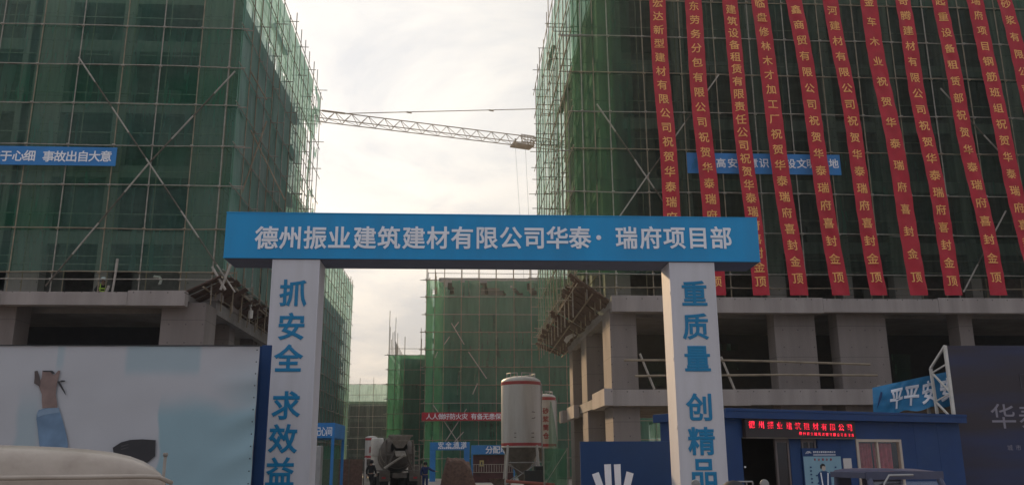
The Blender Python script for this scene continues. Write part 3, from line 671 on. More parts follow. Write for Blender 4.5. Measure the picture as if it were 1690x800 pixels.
# ------------------------------------------------------------------ silos
def silo(label, px, Y, d, ytop, ybot, group='mortar silos beside the alley', text=None, logo=False, rail_=True):
    c = P(px, (ytop+ybot)/2, Y); zt = Z(px, ytop, Y); zb = Z(px, ybot, Y); r = d/2
    t = thing('mortar_silo', label, 'silo', (c.x, c.y, 0), group); o = (c.x, c.y, 0)
    prof = [(r, zb), (r, zt-.28*r)] + [(r*math.cos(a), zt-.28*r+.30*r*math.sin(a)) for a in (.25, .5, .8, 1.1, 1.35, 1.57)]
    tk = MB().lathe(prof, 40, o).build('tank', M['silo'], t, smooth=True)
    for za, zc_ in ((zt-.28*r-.22, zt-.28*r-.02), (zb+.06, zb+.24)): MB().lathe([(r+.004, za), (r+.012, za+.01), (r+.012, zc_-.01), (r+.004, zc_)], 40, o).build('red_band', M['red'], tk)
    MB().lathe([(r+.003, zb-.05), (r+.03, zb-.02), (r+.03, zb+.03), (r+.003, zb+.05)], 40, o).build('rim', M['silo'], tk)
    MB().lathe([(r*.97, zb-.02), (.22, zb-1.9*r*.75), (.16, zb-2.2*r*.75), (.16, max(.4, zb-2.5*r*.75))], 32, o).build('hopper', M['mixer'], t, smooth=True)
    for sx_ in (-1, 1):
        for sy_ in (-1, 1):
            MB().tube((o[0]+sx_*r*.70, o[1]+sy_*r*.70, zb+.1), (o[0]+sx_*r*.86, o[1]+sy_*r*.86, 0), .085, 10).build('leg', M['silo'], t)
    m = MB()
    for a, b in (((-1,-1),(1,-1)), ((1,-1),(1,1)), ((1,1),(-1,1)), ((-1,1),(-1,-1))):
        m.tube((o[0]+a[0]*r*.75, o[1]+a[1]*r*.75, zb*.63), (o[0]+b[0]*r*.83, o[1]+b[1]*r*.83, .35), .035); m.tube((o[0]+b[0]*r*.75, o[1]+b[1]*r*.75, zb*.63), (o[0]+a[0]*r*.83, o[1]+a[1]*r*.83, .35), .035)
        m.tube((o[0]+a[0]*r*.76, o[1]+a[1]*r*.76, zb*.64), (o[0]+b[0]*r*.76, o[1]+b[1]*r*.76, zb*.64), .035)
    m.build('bracing', M['steel'], t)
    if rail_:
        for (a0, a1) in ((3.4, 4.4), (4.7, 5.9), (.3, 1.2)):
            m = MB()
            ps = [Vector((o[0]+r*.75*math.cos(a), o[1]+r*.75*math.sin(a), 0)) for a in (a0, (a0+a1)/2, a1)]
            for p in ps: m.tube((p.x, p.y, zt-.2), (p.x, p.y, zt+.16), .025)
            m.path([(p.x, p.y, zt+.16) for p in ps], .025); m.build('top_rail', M['steel'], t)
    m = MB(); m.path([(o[0]+r*1.02, o[1]-.3, .5), (o[0]+r*1.02, o[1]-.3, zt-.5), (o[0]+r*.6, o[1]-.2, zt)], .04, 8); m.build('fill_pipe', M['steel'], t)
    if logo:
        m = MB()
        for k in range(14):
            a = .9+k*.33; b = a+.33; m.tube((o[0]+r*.52+.2*math.cos(a), o[1]-r*.87, zb+1.9+.2*math.sin(a)), (o[0]+r*.52+.2*math.cos(b), o[1]-r*.87, zb+1.9+.2*math.sin(b)), .02, 5)
        m.build('hatch_ring', M['mixer'], tk)
        for sx_ in (-.35, .5):
            for dz in (.55, .8): m = MB(); m.box(o[0]+sx_*r-.08, o[0]+sx_*r+.08, o[1]-r*.95, o[1]-r*.80, zb+dz, zb+dz+.04); m.build('bracket', M['mixer'], tk)
    if text:
        m = MB(); n = len(text)
        for i, ch in enumerate(text):
            z = zt-.9-(zt-zb-1.4)*(i+.5)/n; put(m, ch, (o[0], o[1]-r-.015, z), (1,0,0), (0,0,1), d*.27, d*.27, .03, lambda p: Vector((p.x, o[1]-math.sqrt(max(.01, r*r-(p.x-o[0])**2))-.02, p.z)))
        m.build('lettering', M['red'], tk)
    return t
silo('large grey white silo with red bands, the nearest of three', 860, 55, 2.5, 621, 737, logo=True)
silo('white silo with red characters, half hidden behind the large silo', 899, 60, 1.55, 650, 738, text='砂浆筒仓')
silo('small far white silo left of the mixer truck', 612.5, 78, 1.05, 719, 756, text='水泥', rail_=False)

# ------------------------------------------------------------------ kiosks and inner gates
def shed(label, x0, x1, y, d, zt, hb, text, tm, size, post, group, body=None, tz=None, sub=False):
    t = thing('canopy_shelter', label, 'shelter', ((x0+x1)/2, y, 0), group)
    m = MB(); m.box(x0, x1, y, y+d, zt-hb, zt); f = m.build('fascia', M['bluecloth'], t, bevel=.01)
    for xx in (x0, x1-post):
        for yy in (y+.02, y+d-post-.02): m = MB(); m.box(xx+.01, xx+post-.01, yy, yy+post, 0, zt-hb-.003); m.build('post', M['bluecloth'], t)
    if text:
        m = MB(); n = len(text)
        for i, ch in enumerate(text):
            put(m, ch, (text_x0(x0, x1, i, n, tm), y-.012, zt-hb*.5+(.12 if sub else 0)), (1,0,0), (0,0,1), size, size, .02)
        if sub:
            for i in range(14): m.box(x0+.7+i*.16, x0+.82+i*.16, y-.014, y-.006, zt-hb+.1, zt-hb+.22)
        m.build('lettering', M['letter_white'], f)
    return t
def text_x0(x0, x1, i, n, span):
    a, b = span; return x0+(x1-x0)*(a+(b-a)*(i+.5)/n)
# left kiosk: fascia seen beside the gate post
Yk = 40; kx1 = X(552, 715, Yk); kx0 = kx1-3.2
kz = Z(552, 697, Yk); kb = kz-Z(552, 722, Yk)
k1 = shed('blue topped shelter with white lettering, beside the left gate post', kx0, kx1, Yk, 3.6, kz, kb, '', None, 0, .14, None)
m = MB()
for ch, px in zip('安全记心间', (504, 514, 524.5, 534, 543.5)):
    c = P(px, 711, Yk-.012); put(m, ch, (c.x, Yk-.012, c.z), (1,0,0), (0,0,1), .29, .42, .018)
m.build('lettering', M['letter_white'], [o for o in k1.children][0])
m = MB(); m.grid(lambda a, b: (kx0+.2+(kx1-kx0-.4)*a, Yk+3.4+.05*math.sin(a*20), .1+(kz-kb-.4)*b), 24, 4); m.build('mesh_screen', M['net'], k1, smooth=True)
m = MB(); m.box(X(517, 760, 36), X(529, 760, 36), 36, 36.6, 0, Z(520, 735, 36)); tag(m.build('metal_cabinet', M['steel'], bevel=.02), 'grey metal cabinet tucked behind the left gate post', 'cabinet')
Y2 = 75
shed('blue portal with white lettering over the dark passage, left of the red shed', X(709, 760, Y2), X(775, 760, Y2), Y2, 1.2, Z(740, 729, Y2), Z(740, 729, Y2)-Z(740, 742, Y2), '安全通道', (.18, .95), .5, .48, 'blue shelters at the end of the alley', sub=True)
s2 = shed('blue topped dark red shed with a yellow notice, behind the large silo', X(778, 760, 70), X(850, 760, 70), 70, 2.5, Z(800, 734, 70), Z(800, 734, 70)-Z(800, 749, 70), '分配电箱', (.32, 1.0), .6, .12, 'blue shelters at the end of the alley')
a, b = X(779, 760, 70), X(849, 760, 70)
m = MB(); m.box(a+.1, b-.1, 70.3, 72, 0, Z(800, 750, 70)); m.build('back_panel', mat('maroon', (.085,.022,.025), .7, .3, 3), s2)
m = MB(); 
for k in range(16): m.tube((a+.15+k*.2, 70.15, .9), (a+.15+k*.2, 70.15, 1.5), .022)
m.tube((a, 70.15, 1.5), (b, 70.15, 1.5), .025); m.tube((a, 70.15, .9), (b, 70.15, .9), .025); m.build('bars', M['pole_pale'], s2)
m = MB(); c = P(795, 764, 70.2); m.box(c.x-.17, c.x+.17, 70.18, 70.22, c.z-.22, c.z+.24); nt_ = m.build('notice', mat('yellow', (.48,.38,.14), .6), s2)
m = MB(); m.tube((c.x, 70.17, c.z-.1), (c.x, 70.17, c.z+.12), .05); m.build('symbol', M['dark'], nt_)

# ------------------------------------------------------------------ mixer truck, seen from behind
tY = 57; tc0 = P(660, 760, tY)
TT = Matrix.Translation((tc0.x, tY, 0)) @ Matrix.Rotation(R(11), 4, 'Z')
trk = thing('mixer_truck', 'dusty grey concrete mixer truck seen from behind in the alley', 'truck', (tc0.x, tY, 0))
def tb(): return MB(TT)
drum = tb().lathe([(.55, 0), (.95, .35), (1.12, 1.1), (1.14, 2.0), (1.0, 3.1), (.7, 3.7), (.3, 3.9)], 36, (0, .55, 2.62), (0, 1, -.24)).build('drum', M['mixer'], trk, smooth=True)
m = tb()
for k in range(3): m.lathe([(1.145-.05*abs(k-1), .9+k*.8), (1.165-.05*abs(k-1), .92+k*.8), (1.165-.05*abs(k-1), 1.0+k*.8), (1.145-.05*abs(k-1), 1.02+k*.8)], 36, (0, .55, 2.62), (0, 1, -.24))
m.build('drum_band', M['mixer_pale'], drum)
m = tb(); h0 = 2.95                                        # charging hopper: wide mouth, narrow foot
q = [(-.75, -.15), (.75, -.15), (.75, .7), (-.75, .7)]; q2 = [(-.22, .15), (.22, .15), (.22, .55), (-.22, .55)]
i = m.pts([(x_, y_, h0+.42) for x_, y_ in q] + [(x_, y_, h0-.35) for x_, y_ in q2])
for k in range(4): m.face((i+k, i+(k+1)%4, i+4+(k+1)%4, i+4+k))
m.bar((-.78, -.15, h0+.42), (.78, -.15, h0+.42), .08, .1); m.bar((-.78, -.15, h0+.1), (.78, -.15, h0+.1), .05, .08)
m.build('hopper', M['mixer_pale'], trk)
m = tb()
for sx_ in (-1, 1): m.bar((sx_*.95, .1, .95), (sx_*.35, -.05, 2.5), .12, .1); m.bar((sx_*.9, .2, 1.0), (sx_*.85, .35, 3.1), .1, .1)
m.bar((-.95, .1, 2.2), (.95, .1, 2.2), .08, .1); m.build('rear_frame', M['mixer'], trk)
m = tb(); m.hexa([(-.3, -.5, 2.05), (.3, -.5, 2.05), (.3, .2, 2.35), (-.3, .2, 2.35), (-.34, -.5, 2.12), (.34, -.5, 2.12), (.34, .2, 2.42), (-.34, .2, 2.42)]); m.bar((-1.05, -.6, 1.35), (.2, -.45, 2.15), .4, .09); m.build('chute', M['mixer_pale'], trk)
m = tb(); m.box(-.45, .45, -.1, 7, .75, 1.05); m.build('chassis', M['mixer'], trk)
for sx_ in (-1, 1):
    m = tb(); m.box(min(sx_*.62, sx_*1.28), max(sx_*.62, sx_*1.28), .05, 2.9, 1.14, 1.22); m.box(min(sx_*.62, sx_*1.28), max(sx_*.62, sx_*1.28), -.02, .05, .55, 1.22); m.build('mudguard', M['mixer'], trk, bevel=.02)
    for yy in (.75, 2.15, 5.8):
        w = tb().lathe([(.2, 0), (.5, 0), (.53, .05), (.53, .5), (.5, .55), (.2, .55)], 24, (sx_*.65 if sx_ > 0 else -1.2, yy, .53), (1, 0, 0)).build('wheel', M['rubber'], trk)
    m = tb(); m.box(sx_*1.0-.12, sx_*1.0+.12, -.06, -.02, .7, .82); m.build('tail_light', M['red'], trk)
m = tb(); m.box(-1.22, 1.22, 5.0, 6.9, .75, 2.75); cabm = m.build('cab', M['white_paint'], trk, bevel=.12)
m = tb(); m.box(-.9, .9, 4.98, 4.995, 1.8, 2.5); m.build('rear_window', M['glass'], cabm)
m = tb()
for zz in (1.2, 1.5, 1.8, 2.1, 2.4): m.tube((.92, .0, zz), (1.25, .0, zz), .02)
for xx in (.92, 1.25): m.tube((xx, 0, 1.05), (xx, 0, 2.75), .025)
m.build('ladder', M['mixer_pale'], trk)
m = tb().lathe([(.02, 0), (.38, .0), (.42, .1), (.42, 1.1), (.38, 1.2), (.02, 1.2)], 20, (-1.15, 3.2, 2.1), (0, 0, 1)); m.build('water_tank', M['white_paint'], trk, smooth=True)
# board fence beside the truck
fa, fb = X(668, 780, 63), X(696, 780, 63)
fe = thing('board_fence', 'brown board fence between the mixer truck and the blue portal', 'fence', (fa, 63, 0))
m = MB(); m.box(fa-1, fb, 63, 63.06, 0, Z(690, 765, 63)); m.build('board', M['mixer'], fe)
for xx in (fa-1, (fa+fb)/2, fb): m = MB(); m.box(xx-.04, xx+.04, 62.94, 62.997, 0, Z(690, 764, 63)); m.build('post', M['mixer_pale'], fe)
fa, fb = X(568, 780, 66), X(598, 780, 66)
fe = thing('board_fence', 'dark brown hoarding behind the walking person, right of the blue topped shelter', 'fence', (fa, 66, 0))
m = MB(); m.box(fa-3, fb, 66, 66.06, 0, Z(590, 757, 66)); m.build('board', M['earth'], fe)
for k in range(5): m = MB(); m.box(fa-3+k*1.1, fa-2.92+k*1.1, 65.95, 65.997, 0, Z(590, 757, 66)); m.build('post', M['mixer'], fe)

# heap and odds and ends
c = P(756, 790, 60); hz = Z(756, 757, 60)
def heap(a, b):
    x_, y_ = (a-.5)*2, (b-.5)*2; r_ = max(abs(x_), abs(y_)); k = min(1, max(0, (1-r_)/.45)); k = k*k*(3-2*k)
    return (c.x+x_*1.25+.1*mnoise.noise(Vector((a*9, b*9, 2))), 60+y_*1.2, (hz+.05)*k*(1-.22*max(0, x_+.1)) + .26*mnoise.noise(Vector((a*7, b*7, 0)))*(k > 0) - .05)
tag(MB().grid(heap, 40, 40).build('earth_heap', M['earth'], smooth=True), 'rough brown heap in front of the blue portal', 'heap')
sk = thing('mesh_screen', 'green mesh screen on poles below the hanging green strip, left of the concrete piers', 'screen', P(915, 790, 50))
p, q = P(897, 740, 50), P(937, 800, 50)
m = MB(); m.grid(lambda a, b: (p.x+(q.x-p.x)*a, 50+.06*math.sin(a*11+b*3), (p.z)*b), 20, 8); m.build('netting', M['net_side'], sk, smooth=True)
m = MB(); m.grid(lambda a, b: (p.x+(q.x-p.x)*a, 50.5+.06*math.sin(a*9+b*3), (p.z)*b), 20, 8); m.build('netting', M['net'], sk, smooth=True)
for xx in (p.x, q.x): m = MB(); m.tube((xx, 49.9, 0), (xx, 49.9, p.z+.05), .03); m.build('pole', M['pole_pale'], sk)
m = MB(); m.tube((p.x, 49.88, .4), (q.x, 49.88, p.z), .025); m.build('brace', M['pole_pale'], sk)
hp = P(909, 662, 50.8); hq = P(914, 748, 50.8)
m = MB(); m.grid(lambda a, b: (hp.x+(hq.x-hp.x)*(1-b)+(a-.5)*(.06+.55*(1-b)**.8), 50.8+.12*math.cos(a*14)*(1-b*.5), hq.z+(hp.z-hq.z)*b), 18, 14)
tag(m.build('hanging_net', M['net_side'], smooth=True), 'bunched green mesh strip hanging to a point beside the white silo', 'netting')
m = MB(); a_, b_ = P(866, 776, 52), P(898, 800, 52); m.box(a_.x, b_.x, 52, 53, 0, a_.z); m.box(P(884, 772, 52).x, b_.x, 52.2, 53, a_.z+.002, a_.z+.25)
tag(m.build('switch_box', M['dark'], bevel=.02), 'black switch box at the foot of the large silo', 'box')
m = MB(); m.tube(P(835, 793, 50), P(915, 799, 50), .09, 10); m.tube(P(842, 791, 50.2), P(842, 797, 50.2), .1)
tag(m.build('red_pipe', mat('redpipe', (.36,.10,.07), .6)), 'faded red pipe lying in front of the large silo', 'pipe')
m = MB(); 
for k in range(9): m.tube(P(806+k*3.2, 789, 54), P(820+k*3.2, 803, 54), .045)
tag(m.build('pole_stack', M['plank']), 'stack of rusty poles leaning below the red shed', 'poles')
# white rag on the right block, white bits
for (pts_, y, lab) in (([(931, 561), (936, 566), (942, 558), (951, 553), (956, 545), (950, 548), (940, 552), (934, 555)], 46, 'white rag tied to the plank platform of the right block'), ([(937, 566), (940, 572), (943, 566), (940, 560)], 46.1, None)):
    if lab:
        m = MB(); m.prism([P(a, b, y) for a, b in pts_], (0, .15, 0)); tag(m.build('white_rag', M['white_paint']), lab, 'rag')
m = MB(); m.path([P(415, 492, 40), P(413, 505, 40)], .07, 8); m.path([P(414, 512, 40), P(413, 525, 40)], .11, 8); m.path([P(413, 505, 40), P(414, 512, 40)], .04, 8)
tag(m.build('white_rag', M['white_paint']), 'white rag dangling from the plank platform of the left block', 'rag')
m = MB(); m.path([P(254, 456, 36.2), P(259, 457, 36.2), (P(263, 457, 36.2)), P(266, 462, 36.2), P(264, 468, 36.2), P(262, 468, 36.2)], .06, 8)
tag(m.build('white_hose', M['white_paint']), 'curl of white hose on the left block behind the slab lip', 'hose')
for k, (a, b, lab) in enumerate((((194, 427), (191, 449), 'pale capped pole standing behind the worker on the left slab'), ((180, 471), (177, 479), 'short white stake beside the worker on the left slab'))):
    m = MB(); m.tube(P(*a, YL-.25), P(*b, YL-.25), .055); m.tube(P(*b, YL-.25), Vector((P(*b, YL-.25).x-.05, YL-.25, podL-.01)), .045)
    tag(m.build('marker_pole', M['pole_pale']), lab, 'pole')

# ------------------------------------------------------------------ printed hoarding, left
def hoard_mat():
    m = bpy.data.materials.new('hoarding_print'); m.use_nodes = True; n = m.node_tree.nodes; l = m.node_tree.links.new; b = n['Principled BSDF']; b.inputs['Roughness'].default_value = .6
    t = n.new('ShaderNodeTexCoord'); s = n.new('ShaderNodeSeparateXYZ'); l(t.outputs['Object'], s.inputs[0])
    zn = n.new('ShaderNodeTexNoise'); zn.inputs['Scale'].default_value = .9; l(t.outputs['Object'], zn.inputs['Vector'])
    def mr(o, a, b_, c=0, d=1):
        q = n.new('ShaderNodeMapRange'); q.interpolation_type = 'SMOOTHSTEP'; l(o, q.inputs[0])
        for i, v in enumerate((a, b_, c, d)): q.inputs[i+1].default_value = v
        return q.outputs[0]
    def mm(op, a, b_):
        q = n.new('ShaderNodeMath'); q.operation = op
        for i, v in enumerate((a, b_)):
            if hasattr(v, 'is_output'): l(v, q.inputs[i])
            else: q.inputs[i].default_value = v
        return q.outputs[0]
    xw = mm('ADD', s.outputs[0], mm('MULTIPLY', mm('SUBTRACT', zn.outputs[0], .5), .35)); zw = mm('ADD', s.outputs[2], mm('MULTIPLY', mm('SUBTRACT', zn.outputs[0], .5), .5))
    x, z = s.outputs[0], s.outputs[2]
    o = HB
    a1 = mm('MULTIPLY', mr(xw, o(267), o(272)), mr(zw, .75+.25, .75-.25))                # blue area, lower right
    a2 = mm('MULTIPLY', mm('MULTIPLY', mr(x, o(198), o(208)), mr(x, o(331), o(322))), mr(z, 1.15, 1.40, 0, .6))
    a3 = mm('MULTIPLY', mr(x, o(330), o(428), 0, .6), mr(z, 1.7, .8))
    a4 = mm('MULTIPLY', mm('MULTIPLY', mr(x, o(86), o(90)), mr(x, o(104), o(95))), mr(z, 1.2, 1.5, 0, .5))
    a5 = mm('MULTIPLY', mm('MULTIPLY', mr(xw, o(28), o(40)), mr(xw, o(85), o(60))), mr(z, 1.2, .4, 0, .55))
    f = a1
    for k in (a2, a3, a4, a5): f = mm('MAXIMUM', f, k)
    mx = n.new('ShaderNodeMix'); mx.data_type = 'RGBA'; l(f, mx.inputs[0]); mx.inputs[6].default_value = (.52,.515,.535,1); mx.inputs[7].default_value = (.30,.44,.49,1)
    zz = n.new('ShaderNodeTexNoise'); zz.inputs['Scale'].default_value = 1.4; zz.inputs['Detail'].default_value = 8; l(t.outputs['Object'], zz.inputs['Vector'])
    m2 = n.new('ShaderNodeMix'); m2.data_type = 'RGBA'; m2.blend_type = 'MULTIPLY'; m2.inputs[0].default_value = 1; l(mx.outputs[2], m2.inputs[6])
    r = n.new('ShaderNodeValToRGB'); r.color_ramp.elements[0].color = (.86,.86,.86,1); r.color_ramp.elements[1].color = (1,1,1,1); l(zz.outputs[0], r.inputs[0]); l(r.outputs[0], m2.inputs[7])
    l(m2.outputs[2], b.inputs['Base Color'])
    w = n.new('ShaderNodeTexNoise'); w.inputs['Scale'].default_value = 60; l(t.outputs['Object'], w.inputs['Vector'])
    bp = n.new('ShaderNodeBump'); bp.inputs['Strength'].default_value = .15; bp.inputs['Distance'].default_value = .01; l(w.outputs[0], bp.inputs['Height']); l(bp.outputs[0], b.inputs['Normal'])
    return m
YH = 16.5; hx0, hx1 = X(-330, 640, YH), X(424, 640, YH); hzT = Z(215, 570, YH); hcx = (hx0+hx1)/2
def HB(px): return X(px, 640, YH)-hcx
ho = thing('printed_hoarding', 'pale grey and blue printed cloth hoarding with a raised hand, behind the van', 'hoarding', (hcx, YH, 0))
def hf_(a, b):
    x = hx0+(hx1-hx0)*a; z = .3+(hzT-.3)*b; ed = max(0, 1-(hx1-x)/.9)
    d = .015*mnoise.noise(Vector((x*1.5, z*1.5, 0))) + ed*.022*math.sin(z*9+2*mnoise.noise(Vector((z*2, x, 1)))+(hx1-x)*3)
    zz = z + (.012*math.sin(x*5) if b > .99 else 0)
    return (x, YH+d, zz)
hoard = MB().grid(hf_, 160, 60).build('cloth', hoard_mat(), ho, smooth=True)
m = MB(); m.box(hx0, hx1-.02, YH+.05, YH+.12, .1, hzT-.03); m.build('backing_frame', M['steel'], ho)
m = MB()
for k in range(16): m.tube((hx1-.035, YH-.03, .5+k*.22), (hx1-.035, YH-.045, .5+k*.22), .012, 8)
for k in range(1): m.tube((hx0, YH-.02, hzT), (hx1, YH-.02, hzT), .012)
m.build('eyelet', M['dark'], ho)
def art(name, pts_, m_, d, parent=hoard):
    mb = MB(); mb.poly([P(a, b, YH-d) for a, b in pts_]); return mb.build(name, m_, parent)
art('printed_sleeve', [(64, 676), (75, 673), (97, 672), (101, 685), (104, 695), (107, 706), (110, 718), (112, 732), (112, 742), (66, 742), (64, 725), (62, 705), (60, 690), (61, 681)], mat('denim', (.16,.25,.37), .8, .25, 3), .030)
art('printed_cuff', [(61, 680), (68, 676), (80, 673), (97, 672.5), (99, 680), (84, 682), (72, 684), (62, 688)], mat('denim_pale', (.24,.33,.44), .8, .15, 3), .034)
art('printed_hand', [(70, 673), (69, 662), (69, 650), (65, 640), (63, 634), (66, 628), (69, 622), (70, 611), (85, 611), (87, 617), (90, 618), (96, 611), (100, 611), (98, 618), (95, 628), (93, 640), (92, 650), (94, 662), (95, 672)], mat('print_skin', (.24,.165,.145), .8, .2, 5), .032)
art('printed_thumb', [(57, 612), (62, 611), (65, 620), (67, 630), (66, 638), (60, 634), (56, 632), (57, 624)], mat('print_shadow', (.10,.075,.07), .8, .2, 5), .033)
art('printed_shadow', [(70, 611), (86, 611), (91, 615), (86, 617), (83, 613), (72, 613)], M['print_dark'], .036)
art('printed_pen', [(94, 629), (98, 628), (107, 645), (109, 652), (106, 648)], M['print_dark'], .036)
art('printed_pen', [(97, 630), (101, 627), (107, 627), (108, 629), (102, 630)], M['print_dark'], .037)
art('printed_shape', [(186, 738), (200, 729), (215, 725), (235, 724), (257, 725.5), (256, 752), (240, 765), (190, 765)], M['print_dark'], .030)
for yy in (735, 740): art('printed_shape', [(200, yy), (212, yy-3), (212, yy-2), (200, yy+1.5)], mat('print_grey', (.09,.085,.085), .8), .033)
m = MB(); m.box(X(428, 640, YH+.5), X(444, 640, YH+.5), YH+.5, YH+.56, 0, Z(433, 569, YH+.5)); m.box(X(428, 640, YH+.5)-.6, X(428, 640, YH+.5)-.003, YH+.52, YH+.58, 0, Z(433, 569, YH+.5)-.02)
tag(m.build('blue_panel', M['hoard_blue'], bevel=.005), 'narrow dark blue fence panel between printed hoarding and left gate post', 'panel')

# ------------------------------------------------------------------ emblem board
YE = 21.5
eb = thing('emblem_board', 'dark blue board with white radiating strips, left of the right gate post', 'hoarding', P(1035, 760, YE))
xa, xb = X(958, 760, YE), X(1115, 760, YE); zt = Z(1035, 727.5, YE)
m = MB(); m.box(xa, xb, YE, YE+.06, 0, zt); ebp = m.build('panel', M['hoard_blue'], eb, bevel=.006)
for sx_ in (xa+.1, xb-.1): m = MB(); m.box(sx_-.03, sx_+.03, YE+.063, YE+.12, 0, zt-.05); m.build('post', M['steel'], eb)
m = MB()
for a, b, c, d in (((977, 782), (988, 778), (1006, 830), (996, 834)), ((997, 765.5), (1008, 765), (1011, 830), (1001, 830)), ((1013, 765.5), (1024, 765), (1026, 830), (1017, 830)), ((1034, 777), (1045.5, 780.5), (1034, 830), (1023, 828)), ((955, 808), (962, 800), (992, 836), (986, 842)), ((1056, 800), (1064, 808), (1040, 842), (1034, 836))):
    m.prism([P(*p_, YE-.005) for p_ in (a, b, c, d)][::-1], (0, -.01, 0))
m.build('emblem', M['letter_white'], ebp)

# ------------------------------------------------------------------ blue office cabin
ca = P(1199, 760, 21.2); cb = P(1590, 760, 24.7)
CP = Plane((ca.x, ca.y), (cb.x, cb.y)); CL = CP.len
ct = thing('office_cabin', 'blue flat roofed site office cabin at the right', 'cabin', CP.a)
def cmb(): return MB(CP.m)
s_, zr = CP.at(1400, 690); ztop = CP.at(1250, 675)[1]-.24
s0d, _ = CP.at(1226, 760); s1d, _ = CP.at(1281, 760); zd = CP.at(1250, 722)[1]
ws0, wz1 = CP.at(1411, 724); ws1, _ = CP.at(1488, 745)
s2d, _ = CP.at(1352, 760)
wzb = .95
m = cmb()
m.box(0, s0d, 0, .08, 0, ztop-.003); m.box(s0d+.003, s2d-.003, 0, .08, zd, ztop-.003); m.box(s2d, ws0, 0, .08, 0, ztop-.003); m.box(ws0+.003, ws1-.003, 0, .08, wz1, ztop-.003); m.box(ws0+.003, ws1-.003, 0, .08, 0, wzb); m.box(ws1, CL, 0, .08, 0, ztop-.003)
m.box(.0, .08, .083, 2.6, 0, ztop-.003); m.box(CL-.08, CL, .083, 2.6, 0, ztop-.003); m.box(.083, CL-.083, 2.5, 2.6, 0, ztop-.003); m.build('wall', M['cabin'], ct)
m = cmb()
for k in range(1, 9):
    x_ = CL*k/9
    if s0d-.1 < x_ < s2d+.1 or ws0-.1 < x_ < ws1+.1: continue
    m.box(x_-.006, x_+.006, -.004, -.001, 0, ztop-.01)
m.build('panel_joint', M['hoard_blue'], ct)
m = cmb(); m.box(-.12, CL+.08, -.22, 2.75, ztop, ztop+.22); m.box(-.13, CL+.09, -.235, -.222, ztop+.17, ztop+.24); m.build('roof', M['cabin'], ct, bevel=.015)
m = cmb(); m.box(.1, CL-.1, .1, 2.5, .02, .1); m.build('floor', M['room_shade'], ct)
m = cmb(); m.box(s0d-.6, s2d+.5, 1.6, 1.68, .1, ztop-.05); m.build('partition', M['room_shade'], ct)
# doors
d = [CP.at(px, 760)[0] for px in (1282, 1288, 1299, 1305, 1326, 1334, 1350)]
for (a, b) in ((d[0], d[3]), (d[4], d[6])):
    m = cmb(); w = .06; m.box(a, a+w, .02, .07, .1, zd-.003); m.box(b-w, b, .02, .07, .1, zd-.003); m.box(a+w, b-w, .02, .07, zd-.1, zd-.003)
    if b-a > .5: m.box((a+b)/2-.03, (a+b)/2+.03, .02, .07, .1, zd-.1)
    m.box(a+w, b-w, .02, .07, .1, .35)
    dr = m.build('door', mat('doorframe', (.12,.095,.09), .5), ct)
    m = cmb(); m.box(a+w, b-w, .04, .05, .35, zd-.1); m.build('pane', M['glass'], dr)
m = cmb(); m.box(d[3]+.02, d[4]-.02, .02, .06, .1, zd-.003); m.build('door_panel', M['hoard_blue'], ct)
m = cmb(); m.tube((s0d+.02, -.03, CP.at(1212, 770)[1]), (s0d+.02, -.06, CP.at(1212, 770)[1]), .022, 8); m.build('bell', M['letter_white'], ct)
# window
m = cmb(); w = .09
m.box(ws0, ws0+w, -.03, .07, wzb, wz1); m.box(ws1-w, ws1, -.03, .07, wzb, wz1); m.box(ws0+w, ws1-w, -.03, .07, wz1-w*.8, wz1); m.box(ws0+w, ws1-w, -.03, .07, wzb, wzb+w)
wm = ws0+(ws1-ws0)*.47; m.box(wm-.035, wm+.035, -.01, .06, wzb+w, wz1-w*.8)
win = m.build('window', M['cream'], ct, bevel=.005)
gm = bpy.data.materials.new('clear_glass'); gm.use_nodes = True; gn = gm.node_tree.nodes; gn.clear()
ga = gn.new('ShaderNodeBsdfTransparent'); gb = gn.new('ShaderNodeBsdfGlossy'); gb.inputs['Roughness'].default_value = .05; gx_ = gn.new('ShaderNodeMixShader'); gx_.inputs[0].default_value = .08; go = gn.new('ShaderNodeOutputMaterial')
gm.node_tree.links.new(ga.outputs[0], gx_.inputs[1]); gm.node_tree.links.new(gb.outputs[0], gx_.inputs[2]); gm.node_tree.links.new(gx_.outputs[0], go.inputs[0])
m = cmb(); m.box(ws0+w, ws1-w, .02, .026, wzb+w, wz1-w*.8); m.build('pane', gm, win)
for (a, b) in ((ws0+w+.22, wm-.08), (wm+.0, ws1-w-.1)):
    m = cmb(); m.grid(lambda u, v: (a+(b-a)*u, .14+.03*math.sin(u*26+v*1.2), wzb+(wz1-wzb-.1)*v), 48, 6); m.build('curtain', M['curtain'], win, smooth=True)
